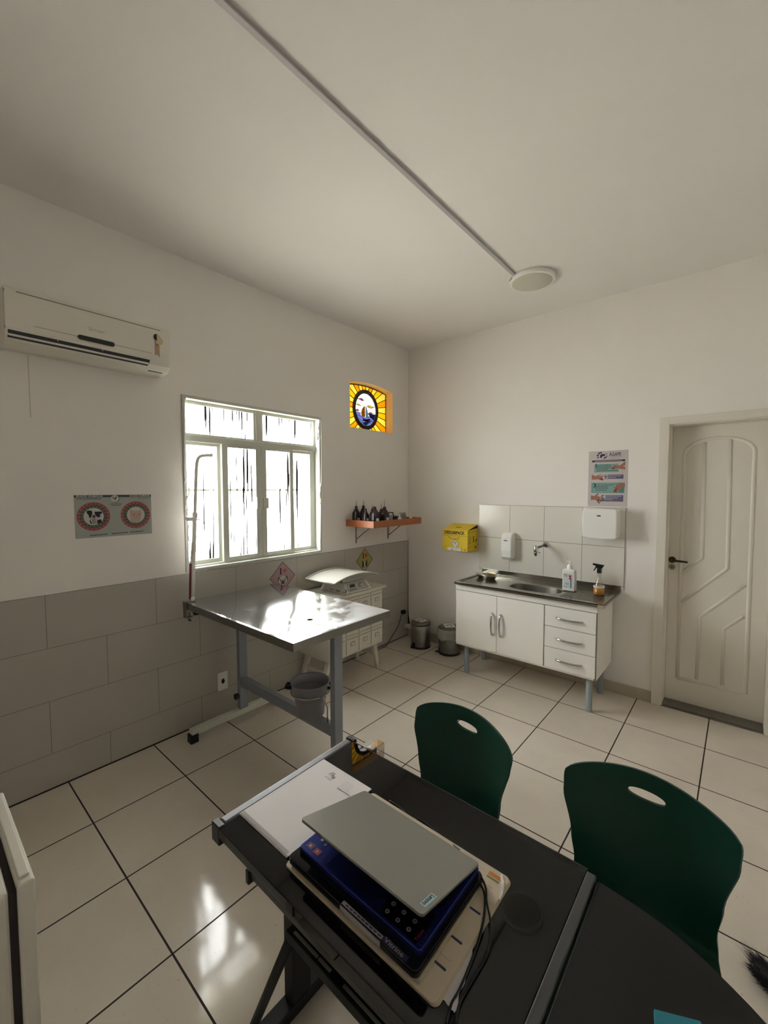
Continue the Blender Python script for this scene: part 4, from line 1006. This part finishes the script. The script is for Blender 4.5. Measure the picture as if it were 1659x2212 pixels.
# hand-washing poster
hp = MB(); hx0, hx1, hz0, hz1 = 1.869, 2.153, 1.503, 1.949
NAVY = mat('poster_navy', '2b2748', .5); TEALP = mat('poster_teal', '7fa8a0', .5); TEALD = mat('poster_teal_dark', '4c938a', .5); PURP = mat('poster_purple', '6a6480', .5)
SKIN = mat('poster_skin', 'a5705f', .5); SKIND = mat('poster_skin_dark', '7d4c40', .5); PBG = mat('poster_paper', 'c6bfbe', .5)
hp.box((hx0, -.0018, hz0), (hx1, -.0003, hz1), PBG)
hw, hh = hx1-hx0, hz1-hz0
def hp_pt(u, v, l): return (hx0+hw*u, -.0018-.0003*l, hz1-hh*v)
def hrect(u0, u1, v0, v1, m, l): hp.flat([hp_pt(u0, v1, l), hp_pt(u1, v1, l), hp_pt(u1, v0, l), hp_pt(u0, v0, l)], m)
def hpoly(pts, m, l): hp.flat([hp_pt(u, v, l) for u, v in pts], m)
hp.text('ÁGAPE', .040, hp_pt(.53, .072, 1), (1, 0, 0), (0, 0, 1), NAVY, width=.085, bold=.0006)
hrect(.50, .86, .113, .119, INKG, 1); hrect(.57, .79, .137, .141, INKG, 1)
for u, v, ru, rv_ in ((.235, .075, .026, .018), (.270, .04, .026, .018), (.32, .03, .022, .017), (.245, .115, .026, .012)): hp.disc(hp_pt(u, v, 1), ru*hw, (1, 0, 0), (0, 0, 1), NAVY, 14, rv=rv_*hh)
hpoly([(.30,.12),(.29,.08),(.33,.055),(.39,.055),(.42,.06),(.43,.09),(.38,.095),(.35,.1),(.335,.13)], NAVY, 1)
hpoly([(.38,.135),(.42,.11),(.46,.10),(.48,.075),(.485,.1),(.44,.135),(.40,.142)], NAVY, 1); hpoly([(.42,.05),(.48,.05),(.47,.065),(.44,.06)], NAVY, 1)
hrect(.09, .93, .165, .198, NAVY, 1); hrect(.16, .86, .178, .186, PBG, 2)
def lines(u0, vs_, wds, m, l=3, h=.009):
    for v, w_ in zip(vs_, wds):
        u = u0
        while u < u0+w_:
            q = random.uniform(.03, .07); hrect(u, min(u+q, u0+w_), v, v+h, m, l); u += q+.01
hrect(.15, .78, .235, .385, TEALP, 1); hp.text('1', .045, hp_pt(.16, .268, 2), (1, 0, 0), (0, 0, 1), NAVY, bold=.001)
lines(.21, (.25, .275, .300, .325, .352), (.38, .38, .40, .30, .55), NAVY)
hpoly([(.60,.335),(.58,.325),(.66,.265),(.63,.258),(.64,.25),(.80,.272),(.94,.20),(.94,.27),(.88,.275),(.94,.30),(.94,.345),(.82,.335),(.76,.32),(.66,.33)], SKIN, 4)
hpoly([(.60,.335),(.64,.30),(.70,.30),(.66,.33)], SKIND, 5)
hrect(.43, .90, .43, .505, PURP, 1); hp.text('2', .040, hp_pt(.45, .467, 2), (1, 0, 0), (0, 0, 1), PBG, bold=.001); lines(.52, (.447, .475), (.33, .2), PBG)
hpoly([(.09,.42),(.20,.455),(.24,.43),(.25,.44),(.34,.41),(.34,.42),(.27,.455),(.40,.44),(.41,.455),(.36,.475),(.41,.525),(.36,.53),(.27,.51),(.09,.515)], SKIN, 3)
hpoly([(.28,.50),(.36,.48),(.41,.52),(.36,.53)], SKIND, 4)
hrect(.09, .93, .575, .755, TEALD, 1); hrect(.11, .80, .585, .745, TEALP, 2); hp.text('3', .048, hp_pt(.13, .625, 3), (1, 0, 0), (0, 0, 1), NAVY, bold=.001)
lines(.19, (.61, .64, .668, .70), (.48, .34, .34, .30), NAVY)
hpoly([(.94,.58),(.94,.66),(.86,.66),(.86,.74),(.83,.72),(.82,.68),(.76,.75),(.74,.745),(.70,.74),(.66,.735),(.66,.72),(.72,.67),(.64,.675),(.72,.64),(.72,.61),(.80,.60)], SKIN, 4)
hpoly([(.66,.735),(.72,.67),(.76,.68),(.70,.745)], SKIND, 5)
hrect(.36, .91, .795, .91, PURP, 1); hp.text('4', .045, hp_pt(.385, .83, 2), (1, 0, 0), (0, 0, 1), PBG, bold=.001); lines(.44, (.81, .84, .868), (.42, .34, .20), PBG)
hpoly([(.08,.80),(.17,.815),(.26,.76),(.29,.77),(.25,.815),(.37,.83),(.36,.845),(.30,.84),(.38,.88),(.36,.89),(.37,.92),(.34,.92),(.30,.89),(.32,.95),(.29,.95),(.21,.885),(.08,.885)], SKIN, 3)
hpoly([(.25,.87),(.30,.87),(.37,.92),(.34,.92),(.30,.89),(.32,.95),(.29,.95)], SKIND, 4)
tag(hp.build('hygiene_poster'), 'hand-washing instruction poster with four numbered steps above the towel dispenser', 'poster')

# ================================================================== desk
DZ_ = .750
dk = thing('desk', 'black desk with a grey end profile and a joined rounded end', 'desk', (2.2, -2.96, 0))
MB().box((1.822, -3.213, DZ_-.026), (2.594, -2.710, DZ_), DESK).build('desktop', dk, bevel=.002)
MB().box((1.822, -2.7095, DZ_-.025), (2.594, -2.7065, DZ_-.001), DESKEDGE).build('edge_band', dk)
e = MB().box((1.790, -3.195, DZ_-.032), (1.8215, -2.712, DZ_+.001), DESKGREY); e.build('end_profile', dk, bevel=.007, seg=3)
for y0, y1 in ((-3.214, -3.195), (-2.712, -2.694)):
    MB().box((1.787, y0, DZ_-.048), (1.826, y1, DZ_+.003), BLACK).build('end_cap', dk, bevel=.003)
MB().box((2.5945, -3.55, DZ_-.030), (2.6155, -2.716, DZ_+.0015), mat('desk_joint_profile', '4a4b4d', .4)).build('joint_profile', dk, bevel=.003)
cv = [(2.623, -2.728), (2.684, -2.734), (2.741, -2.744), (2.786, -2.758), (2.842, -2.786), (2.902, -2.824), (2.97, -2.885), (3.04, -2.97), (3.09, -3.07), (3.115, -3.2), (3.10, -3.34), (3.04, -3.45), (2.95, -3.52), (2.82, -3.55), (2.623, -3.55)]
cvs = spline([(x, y, 0) for x, y in cv[:-1]], 3)+[Vector((2.623, -3.55, 0))]
MB().prism([(q.x, q.y, DZ_-.026) for q in cvs], (0, 0, .026), DESK).build('rounded_end', dk)
MB().tube([(q.x, q.y, DZ_-.0125) for q in cvs[:-1]], .0125, DESKEDGE, 8, sx=.25).tube([(2.623, -2.73, DZ_-.002), (2.623, -3.54, DZ_-.002)], .0022, DESKEDGE, 6).build('edge_band', dk)
MB().box((1.900, -3.168, .628), (2.58, -2.86, .646), DESKEDGE).build('keyboard_tray', dk, bevel=.002)
MB().box((1.888, -3.176, .615), (1.902, -3.150, .652), BLACK).build('end_cap', dk, bevel=.002)
MB().box((2.055, -3.172, .575), (2.58, -3.150, .600), BLACKM).build('tray_beam', dk, bevel=.002)
MB().box((2.075, -3.164, .6005), (2.158, -3.158, .603), ALU).box((2.162, -3.164, .6005), (2.20, -3.158, .603), ALU).box((2.24, -3.164, .6005), (2.57, -3.158, .603), ALU).build('tray_rail', dk)
for x in (1.825, 2.50):
    MB().box((x-.025, -3.34, .018), (x+.025, -2.74, .058), BLACKM).build('foot_bar', dk, bevel=.004)
    MB().box((x-.022, -3.00, .057), (x+.022, -2.93, .7245), BLACKM).build('leg_post', dk, bevel=.003)
    for yy in (-3.31, -2.78): MB().lathe([(.02, 0), (.02, .019)], (x, yy, 0), BLACK, 16).build('foot', dk)
    MB().box((x-.02, -3.15, .69), (x+.02, -2.78, .7245), BLACKM).build('top_rail', dk)
MB().tube([(2.063, -3.155, .588), (1.80, -3.12, .050)], .013, BLACKM, 10).build('brace', dk)
MB().lathe([(.19, 0), (.19, .02), (.03, .035), (.03, .7245)], (2.93, -3.25, 0), BLACKM, 32).build('pedestal', dk)
# acrylic bracket hooked on the far edge
tag(MB().box((1.882, -2.7055, .700), (1.912, -2.645, .7035), clear('acrylic', (.78, .76, .74), .22, .06)).box((1.882, -2.648, .7035), (1.912, -2.645, .752), clear('acrylic', (.78, .76, .74), .22, .06)).box((1.882, -2.7062, .7035), (1.912, -2.7030, .7525), clear('acrylic', (.78, .76, .74), .22, .06)).box((1.884, -2.647, .749), (1.910, -2.703, .752), clear('acrylic2', (.8, .78, .76), .3, .1)).build('acrylic_holder'), 'small clear acrylic holder on the far edge of the black desk', 'holder')

# ---- papers
pp = MB()
for k in range(5):
    dx = random.uniform(-.002, .002); pp.box((1.822+dx, -3.150+dx, DZ_+.0005+k*.0011), (2.034+dx, -2.852+dx*2, DZ_+.0014+k*.0011), PAPER)
zt2 = DZ_+.0064
pp.box((1.826, -3.146, zt2), (2.028, -3.139, zt2+.0002), PAPERG)
lc = Vector((1.905, -2.885, zt2+.0003))
for k, (u, v, r) in enumerate(((-.010, .006, .0028), (-.005, .010, .003), (.001, .010, .0026), (-.012, 0, .0024), (.002, .001, .005), (.008, -.004, .0045), (.013, .0, .0022))): pp.disc(lc+Vector((u, v, 0)), r, (1, 0, 0), (0, 1, 0), INKG, 12)
pp.text('ÁGAPE', .011, lc+Vector((-.014, -.017, 0)), (1, 0, 0), (0, 1, 0), INKG, width=.028)
for k in range(4): pp.box((1.955, -2.878-k*.008, zt2+.0002), (1.955+.035+.005*(k % 2), -2.8775-k*.008, zt2+.0004), PAPERG)
pp.box((1.956, -2.912, zt2+.0002), (2.008, -2.9105, zt2+.0004), INK)
tag(pp.build('letterhead_paper'), 'stack of white letterhead paper at the left end of the black desk', 'paper')
# ---- blotter pad
cb = thing('desk_blotter', 'large beige planner pad with rounded corners under the laptops', 'pad', (2.25, -3.01, DZ_))
def rrect(x0, y0, x1, y1, r, z, n=5):
    pts = []
    for cx, cy, a in ((x1-r, y1-r, 0), (x0+r, y1-r, PI/2), (x0+r, y0+r, PI), (x1-r, y0+r, 1.5*PI)):
        for k in range(n+1): pts.append((cx+r*math.cos(a+PI/2*k/n), cy+r*math.sin(a+PI/2*k/n), z))
    return pts
for k in range(3):
    MB().prism(rrect(2.045+.001*k, -3.166, 2.474-.002*k, -2.856, .012, DZ_+.0004+.0018*k), (0, 0, .0015), CARTON).build('sheet', cb)
bl = MB(); zb = DZ_+.0056
for y in (-3.108, -3.049, -2.974): bl.prism(rrect(2.422, y-.0025, 2.456, y+.0025, .002, zb), (0, 0, .0002), CARTB)
bl.box((2.425, -2.878, zb), (2.456, -2.868, zb+.0002), ORANGE); bl.box((2.425, -2.886, zb), (2.454, -2.881, zb+.0002), OLIVE)
for y in (-2.905, -2.925): bl.box((2.437, y, zb), (2.450, y+.001, zb+.0002), INKG)
bl.box((2.43, -3.09, zb), (2.456, -3.0894, zb+.0002), INKG)
bl.build('printed_lines', cb)
fp = [Lq for Lq in (P(1085, 1889, 2, .7565), P(1089, 1906, 2, .7575), P(1087, 1928, 2, .7575), P(1081, 1944, 2, .7565), P(1078, 1943, 2, .7565), P(1082, 1915, 2, .7575), P(1081, 1891, 2, .7565))]
MB().prism(fp, (0, 0, .0012), PAPER).build('folded_corner', cb)
# tissue under the pad
ts = MB(); rr = random.Random(5); tv = []; NXT, NYT = 10, 14
outl = [(2.462, -3.145), (2.497, -3.135), (2.492, -3.09), (2.486, -3.05), (2.478, -3.032)]
for j in range(NYT+1):
    y = -3.15+.115*j/NYT
    wd = 2.499-.024*(j/NYT)**1.1+.002*math.sin(j*1.3)
    for i in range(NXT+1): tv.append((2.462+(wd-2.462)*i/NXT, y+rr.uniform(-.001, .001)+.006*(1-i/NXT)*(j == 0), DZ_+.0008+(i > 0)*rr.uniform(0, .004)*(i/NXT)))
ts.add(tv, [(j*(NXT+1)+i, j*(NXT+1)+i+1, (j+1)*(NXT+1)+i+1, (j+1)*(NXT+1)+i) for j in range(NYT) for i in range(NXT)], mat('tissue', 'c2c1c4', .85), True)
tag(ts.build('paper_tissue'), 'crumpled white tissue sticking out from under the planner pad', 'tissue')
# ---- sticker strip / white sheet edge between pad and laptop
tag(MB().box((2.062, -3.158, DZ_+.0064), (2.432, -2.905, DZ_+.0122), mat('notebook_cover', 'b9ad93', .6)).box((2.13, -3.1584, DZ_+.0070), (2.42, -3.158, DZ_+.0115), PAPER).build('notebook', bevel=.001), 'thin cream notebook between the planner pad and the black laptop', 'notebook')
# ---- black laptop below
bl_ = thing('laptop', 'closed glossy black laptop under the open grey one', 'laptop', (2.245, -3.03, DZ_+.0125), 'stacked laptops on the desk')
zb0, zb1 = DZ_+.0125, DZ_+.0255
GLB = mat('gloss_black', '0c0d10', .1)
MB().prism(rrect(2.052, -3.162, 2.428, -2.902, .012, zb0), (0, 0, .0085), BLACK).build('base', bl_)
MB().prism(rrect(2.053, -3.161, 2.427, -2.903, .012, zb0+.009), (0, 0, zb1-zb0-.009), GLB).build('lid', bl_, bevel=.0015)
s = MB(); s.box((2.232, -3.1625, zb0+.0005), (2.342, -3.1615, zb1-.001), PAPERG); s.flat([(2.232, -3.1585, zb1+.0003), (2.342, -3.1585, zb1+.0003), (2.342, -3.1505, zb1+.0003), (2.232, -3.1505, zb1+.0003)], mat('sticker_strip', 'a39aa8', .4))
s.flat([(2.343, -3.1585, zb1+.0003), (2.402, -3.1585, zb1+.0003), (2.402, -3.1475, zb1+.0003), (2.343, -3.1475, zb1+.0003)], mat('sticker_navy', '1b1d44', .4))
s.text('Vitrine', .013, (2.347, -3.153, zb1+.0006), (1, 0, 0), (0, 1, 0), PAPERG, width=.045)
for k in range(9): s.box((2.242+k*.011, -3.156, zb1+.0004), (2.242+k*.011+.008, -3.1535, zb1+.0006), INK)
s.build('sticker', bl_)
# ---- grey laptop on top, part open
lp = thing('laptop', 'grey laptop with a blue palm rest, lid part open, topmost on the desk', 'laptop', (2.24, -3.02, zb1), 'stacked laptops on the desk')
z0, z1 = zb1+.0006, zb1+.0125
MB().prism(rrect(2.062, -3.136, 2.418, -2.905, .008, z0), (0, 0, z1-z0), LAPB).build('base', lp, bevel=.002)
kbm = MB().box((2.075, -3.040, z1), (2.405, -2.925, z1+.001), LAPD)
for r in range(5):
    for k in range(15): kbm.box((2.079+k*.0216, -3.036+r*.022, z1+.001), (2.079+k*.0216+.0185, -3.036+r*.022+.0185, z1+.0022), BLACK)
kbm.build('keyboard', lp)
MB().box((2.150, -3.128, z1+.0001), (2.255, -3.058, z1+.0004), mat('touchpad', '2e3878', .16, metal=.7)).box((2.1485, -3.128, z1+.0002), (2.1495, -3.058, z1+.0006), LAPD).build('touchpad', lp)
s = MB(); RED1 = mat('chip_sticker_red', '8a2430', .3); RED0 = mat('chip_sticker_dull', '5f2c30', .3)
def ts_(x0, y0, x1, y1, m, l=1): s.flat([(x0, y0, z1+.0003*l), (x1, y0, z1+.0003*l), (x1, y1, z1+.0003*l), (x0, y1, z1+.0003*l)], m)
ts_(2.074, -3.124, 2.093, -3.109, RED0); ts_(2.099, -3.125, 2.118, -3.110, RED1)
s.disc((2.083, -3.117, z1+.0006), .003, (1, 0, 0), (0, 1, 0), PAPERG, 10); s.disc((2.108, -3.118, z1+.0006), .004, (1, 0, 0), (0, 1, 0), mat('chip_pink', 'c06068', .4), 10)
s.disc((2.092, -3.088, z1+.0004), .004, (1, 0, 0), (0, 1, 0), INKG, 12); s.disc((2.108, -3.093, z1+.0004), .004, (1, 0, 0), (0, 1, 0), INK, 12)
s.build('chip_sticker', lp)['label'] = 'small red square stickers on the palm rest'
s = MB(); ts_(2.308, -3.130, 2.404, -3.060, mat('feature_sticker', '08090c', .25))
for i in range(3):
    for j in range(3): s.disc((2.324+i*.027, -3.118+j*.020, z1+.0006), .0048, (1, 0, 0), (0, 1, 0), INKG, 14); s.disc((2.324+i*.027, -3.118+j*.020, z1+.0008), .002, (1, 0, 0), (0, 1, 0), BLACKM, 8)
s.text('Tablet', .009, (2.400, -3.126, z1+.0006), (0, 1, 0), (-1, 0, 0), RED1, width=.026)
s.text('Lenovo', .010, (2.411, -3.128, z1+.0004), (0, 1, 0), (-1, 0, 0), mat('faint_navy_print', '12142c', .5), width=.04)
s.build('feature_sticker', lp)['label'] = 'black sticker with rows of round icons'
HG = Vector((0, -2.906, z1+.002)); TH_ = math.atan2(.853-HG.z-.005, 3.133-2.906)
X = Matrix.Translation((0, HG.y, HG.z)) @ Matrix.Rotation(-TH_, 4, 'X')
pts = rrect(2.062, -.232, 2.418, 0, .009, 0)
MB().prism(pts, (0, 0, .0012), LAPD, X=X).prism([(x, y, .0012) for x, y, _ in pts], (0, 0, .005), LAPL, X=X).build('lid', lp, bevel=.001)
MB().box((2.07, -.222, -.0008), (2.41, -.015, -.0001), BLACKM, X).build('screen', lp)
s = MB(); tagm = mat('logo_tag', 'a9c9d2', .35)
s.flat([X @ Vector(q) for q in ((2.398, -.212, .0066), (2.411, -.212, .0066), (2.411, -.170, .0066), (2.398, -.170, .0066))], tagm)
rd = (X.to_3x3() @ Vector((0, -1, 0))); s.text('Lenovo', .0135, X @ Vector((2.4045, -.1735, .0070)), rd, (1, 0, 0), INK, width=.035, bold=.0003)
s.build('logo_tag', lp)['label'] = 'pale blue tag with black lettering'
# cables over the desk
def Lp(x, y, z): q = P(600+x/3.19, 1700+y/3.19, 2, z); return q
def cable(pts, label, z=.7585, r=.0024):
    q = [Lp(x, y, z+dz) for x, y, dz in pts]
    tag(MB().tube(spline(q, 6), r, BLACK, 8).build('laptop_cable'), label, 'cable', 'black cables on the desk')
cable([(1392, 600, .016), (1432, 690, .010), (1440, 790, .004), (1465, 930, .003), (1455, 1110, -.004), (1390, 1250, -.0055), (1300, 1400, -.0055), (1250, 1500, -.0055), (1225, 1632, -.0055)], 'outer black cable curving from the laptop corner over the planner pad')
cable([(1382, 650, .010), (1420, 720, .008), (1428, 820, .003), (1412, 950, .001), (1370, 1100, -.004), (1318, 1240, -.0055), (1250, 1400, -.0055), (1195, 1500, -.0055), (1160, 1632, -.0055)], 'inner black cable curving from the laptop corner over the planner pad')
cable([(770, 95, -.0055), (850, 150, -.0055), (905, 205, -.0055), (1000, 240, -.0055), (1100, 320, -.0055), (1200, 395, -.0055), (1250, 435, .0)], 'thin black cable behind the laptops along the far side of the desk')
# teal booklet near the camera
tag(MB().prism([P(1412, 2186, 2, .753), P(1512, 2212, 2, .753), (2.93, -3.02, .753), (2.78, -3.06, .753)], (0, 0, .006), TEAL).build('teal_booklet', bevel=.001), 'teal booklet at the near end of the rounded black desk', 'booklet')

# ================================================================== chairs
def make_chair():
    root = thing('chair', 'green plastic shell chair nearest the camera, with an oval hand hole', 'chair', (2.655, -2.616, 0), 'green chairs at the desk', math.radians(-2.6))
    NU, NV = 36, 40
    prof = [(.232, .842), (.222, .78), (.208, .70), (.190, .62), (.176, .54), (.160, .485), (.125, .452), (.06, .440), (-.04, .436), (-.13, .442), (-.20, .448), (-.235, .438), (-.25, .415)]
    pr = spline([(0, y, z) for y, z in prof], 4); NP = len(pr); tot = NP-1
    def half(t):
        ks = [(0, .205), (.05, .208), (.12, .205), (.26, .178), (.34, .168), (.42, .172), (.5, .182), (.7, .198), (.9, .198), (1, .18)]
        for (a, x), (b, y) in zip(ks, ks[1:]):
            if a <= t <= b:
                q = (t-a)/(b-a); q = q*q*(3-2*q); return x+(y-x)*q
        return .19
    vs = []
    for j, q in enumerate(pr):
        t = j/tot; hw_ = half(t)
        for i in range(NU+1):
            u = -1+2*i/NU
            back = max(0, 1-t/.42)
            drop = (.040*u*u+.012*abs(u)**14)*max(0, 1-t/.16)
            y = q.y-.055*u*u*min(1, back*1.6)
            z = q.z-drop+.014*u*u*(1-back)-(.02*abs(u)**6*(t > .9))
            vs.append((u*hw_, y, z))
    fs = [(j*(NU+1)+i, (j+1)*(NU+1)+i, (j+1)*(NU+1)+i+1, j*(NU+1)+i+1) for j in range(NP-1) for i in range(NU)]
    sh_ = MB().add(vs, fs, GREEN, True)
    o = sh_.build('seat_shell', None)
    sd1 = o.modifiers.new('t', 'SOLIDIFY'); sd1.thickness = .009; sd1.offset = 0
    ct = MB(); zc = .783; pts = []
    for k in range(28):
        a = 2*PI*k/28; pts.append((.046*math.copysign(abs(math.cos(a))**.9, math.cos(a)), .10, zc+.0135*math.copysign(abs(math.sin(a))**.8, math.sin(a))))
    ct.prism(pts, (0, .25, 0), GREEN); c_ = ct.build('cutter')
    bo = o.modifiers.new('b', 'BOOLEAN'); bo.operation = 'DIFFERENCE'; bo.object = c_; bo.solver = 'EXACT'
    dg = bpy.context.evaluated_depsgraph_get(); dg.update()
    me = bpy.data.meshes.new_from_object(o.evaluated_get(dg)); o.modifiers.clear(); o.data = me
    bpy.data.objects.remove(c_)
    for p in me.polygons: p.use_smooth = True
    try: me.set_sharp_from_angle(angle=math.radians(50))
    except Exception: pass
    o.parent = root
    for sx in (-1, 1):
        for sy in (-1, 1):
            MB().tube([(sx*.15, sy*.10+(.0 if sy < 0 else -.01), .425), (sx*.175, sy*.18, .20), (sx*.188, sy*.215, .005)], .011, CHROME, 12).build('leg', root, world=False)
    MB().tube([(-.15, -.1, .424), (.15, -.1, .424)], .009, CHROME, 8).tube([(-.15, .09, .424), (.15, .09, .424)], .009, CHROME, 8).tube([(-.15, -.1, .424), (-.15, .09, .424)], .009, CHROME, 8).tube([(.15, -.1, .424), (.15, .09, .424)], .009, CHROME, 8).build('seat_frame', root, world=False)
    return root
ch = make_chair()
dup(ch, (2.083, -2.633, 0), math.radians(-7.3), 'green plastic shell chair farther from the camera, nearer the exam table')

# ================================================================== small fridge, lower left
fr = thing('small_fridge', 'white compact fridge at the lower left edge, seen from above', 'fridge', (1.42, -3.8, 0))
FX0_, FX1_, FZ = 1.205, 1.634, .750
MB().box((FX0_, -4.02, .02), (FX1_-.002, -3.602, FZ-.002), WHITEM).build('body', fr, bevel=.012, seg=3)
dd = MB().box((FX0_+.001, -3.588, .04), (FX1_, -3.556, FZ+.0005), WHITEM); dd.build('door', fr, bevel=.007, seg=3)
MB().box((FX0_+.035, -3.583, FZ), (FX1_-.02, -3.562, FZ+.006), WHITEM).build('door_cap', fr, bevel=.004)
MB().box((FX0_+.012, -3.602, .05), (FX1_-.012, -3.588, FZ-.014), mat('fridge_gasket', '2a2426', .6)).build('door_gasket', fr)
MB().box((FX0_-.004, -3.61, FZ-.001), (FX0_+.05, -3.57, FZ+.012), WHITEM).build('hinge_cover', fr, bevel=.004)
for x in (FX0_+.04, FX1_-.04):
    for y in (-3.98, -3.64): MB().lathe([(.015, 0), (.015, .021)], (x, y, 0), BLACK, 12).build('foot', fr)

# ================================================================== dog lying at the right edge
def dog():
    me = bpy.data.meshes.new('dog')
    V = [(3.30, -2.10, .15), (3.48, -2.14, .175), (3.66, -2.17, .18), (3.84, -2.15, .20), (3.93, -2.10, .27), (4.00, -2.06, .33), (4.10, -2.03, .32), (4.17, -2.01, .30),
         (3.20, -2.07, .11), (3.10, -2.02, .065), (3.02, -1.965, .045),
         (3.36, -2.02, .10), (3.50, -1.93, .08), (3.40, -1.88, .045), (3.52, -1.84, .03),
         (3.36, -2.24, .10), (3.50, -2.32, .08), (3.40, -2.37, .045), (3.52, -2.40, .03),
         (3.82, -2.05, .12), (3.76, -1.96, .06), (3.95, -1.90, .035), (4.05, -1.88, .03),
         (3.82, -2.26, .12), (3.76, -2.34, .06), (3.95, -2.36, .035), (4.05, -2.37, .03),
         (3.98, -2.00, .40), (4.02, -2.12, .40)]
    R = [.11, .125, .13, .12, .085, .085, .05, .035, .05, .028, .016, .09, .06, .035, .028, .09, .06, .035, .028, .07, .045, .032, .03, .07, .045, .032, .03, .02, .02]
    E = [(0,1),(1,2),(2,3),(3,4),(4,5),(5,6),(6,7),(0,8),(8,9),(9,10),(0,11),(11,12),(12,13),(13,14),(0,15),(15,16),(16,17),(17,18),(3,19),(19,20),(20,21),(21,22),(3,23),(23,24),(24,25),(25,26),(5,27),(5,28)]
    o0 = Vector((3.3, -2.1, 0))
    me.from_pydata([Vector(v)-o0 for v in V], E, []); me.materials.append(FUR)
    o = bpy.data.objects.new('dog', me); COL.objects.link(o); o.location = o0
    s_ = o.modifiers.new('skin', 'SKIN')
    if not me.skin_vertices: me.attributes  # layer is made with the modifier below
    bm = bmesh.new(); bm.from_mesh(me); L = bm.verts.layers.skin.verify(); bm.verts.ensure_lookup_table()
    for i, v in enumerate(bm.verts): v[L].radius = (R[i], R[i]); v[L].use_root = (i == 0)
    bm.to_mesh(me); bm.free()
    o.modifiers.new('sub', 'SUBSURF').levels = 2; o.modifiers['sub'].render_levels = 2
    s_.use_smooth_shade = True
    tag(o, 'black long-haired dog on the floor, its bushy tail tip at the right edge', 'dog')
    rr = random.Random(11); fur = MB()
    path = spline([(3.22, -2.08, .11), (3.12, -2.035, .075), (3.04, -1.985, .05), (2.985, -1.945, .038), (2.955, -1.915, .03)], 10)
    N = len(path)
    for k in range(2600):
        t = rr.random()**.7; i = min(int(t*(N-1)), N-2); p = path[i].lerp(path[i+1], t*(N-1)-i); tg_ = (path[i+1]-path[i]).normalized()
        a = rr.uniform(0, 2*PI); s1 = tg_.cross(Vector((0, 0, 1))).normalized(); s2 = s1.cross(tg_)
        n_ = s1*math.cos(a)+s2*math.sin(a)
        L_ = rr.uniform(.05, .09)*(1-.25*t); spread = rr.uniform(.25, .85)*(1-.35*t)
        d_ = (tg_*(1-spread*.45)+n_*spread+Vector((0, .10, .03))).normalized()
        base = p+n_*.012; tip = base+d_*L_+Vector((0, 0, -.012*rr.random()))
        mid = base.lerp(tip, .55)+n_*.006
        for q in (base, mid, tip): q.z = max(q.z, .002)
        sd2 = d_.cross(n_).normalized()*rr.uniform(.0008, .0016)
        fur.add([base-sd2, base+sd2, mid+sd2*.8, mid-sd2*.8, tip], [(0, 1, 2, 3), (3, 2, 4)], FUR)
    # a few long wisps at the tip
    for k in range(60):
        b0 = Vector((2.955, -1.915, .035))+Vector((rr.uniform(-.01, .02), rr.uniform(-.02, .015), rr.uniform(-.01, .02)))
        d_ = Vector((-.8, rr.uniform(.1, .9), rr.uniform(-.1, .35))).normalized(); L_ = rr.uniform(.065, .105)
        t1 = b0+d_*L_; t1.z = max(t1.z, .003); sd2 = d_.cross(Vector((0, 0, 1))).normalized()*.001
        fur.add([b0-sd2, b0+sd2, t1], [(0, 1, 2)], FUR)
    f_ = fur.build('tail_hair', o); f_['kind'] = 'stuff'
dog()
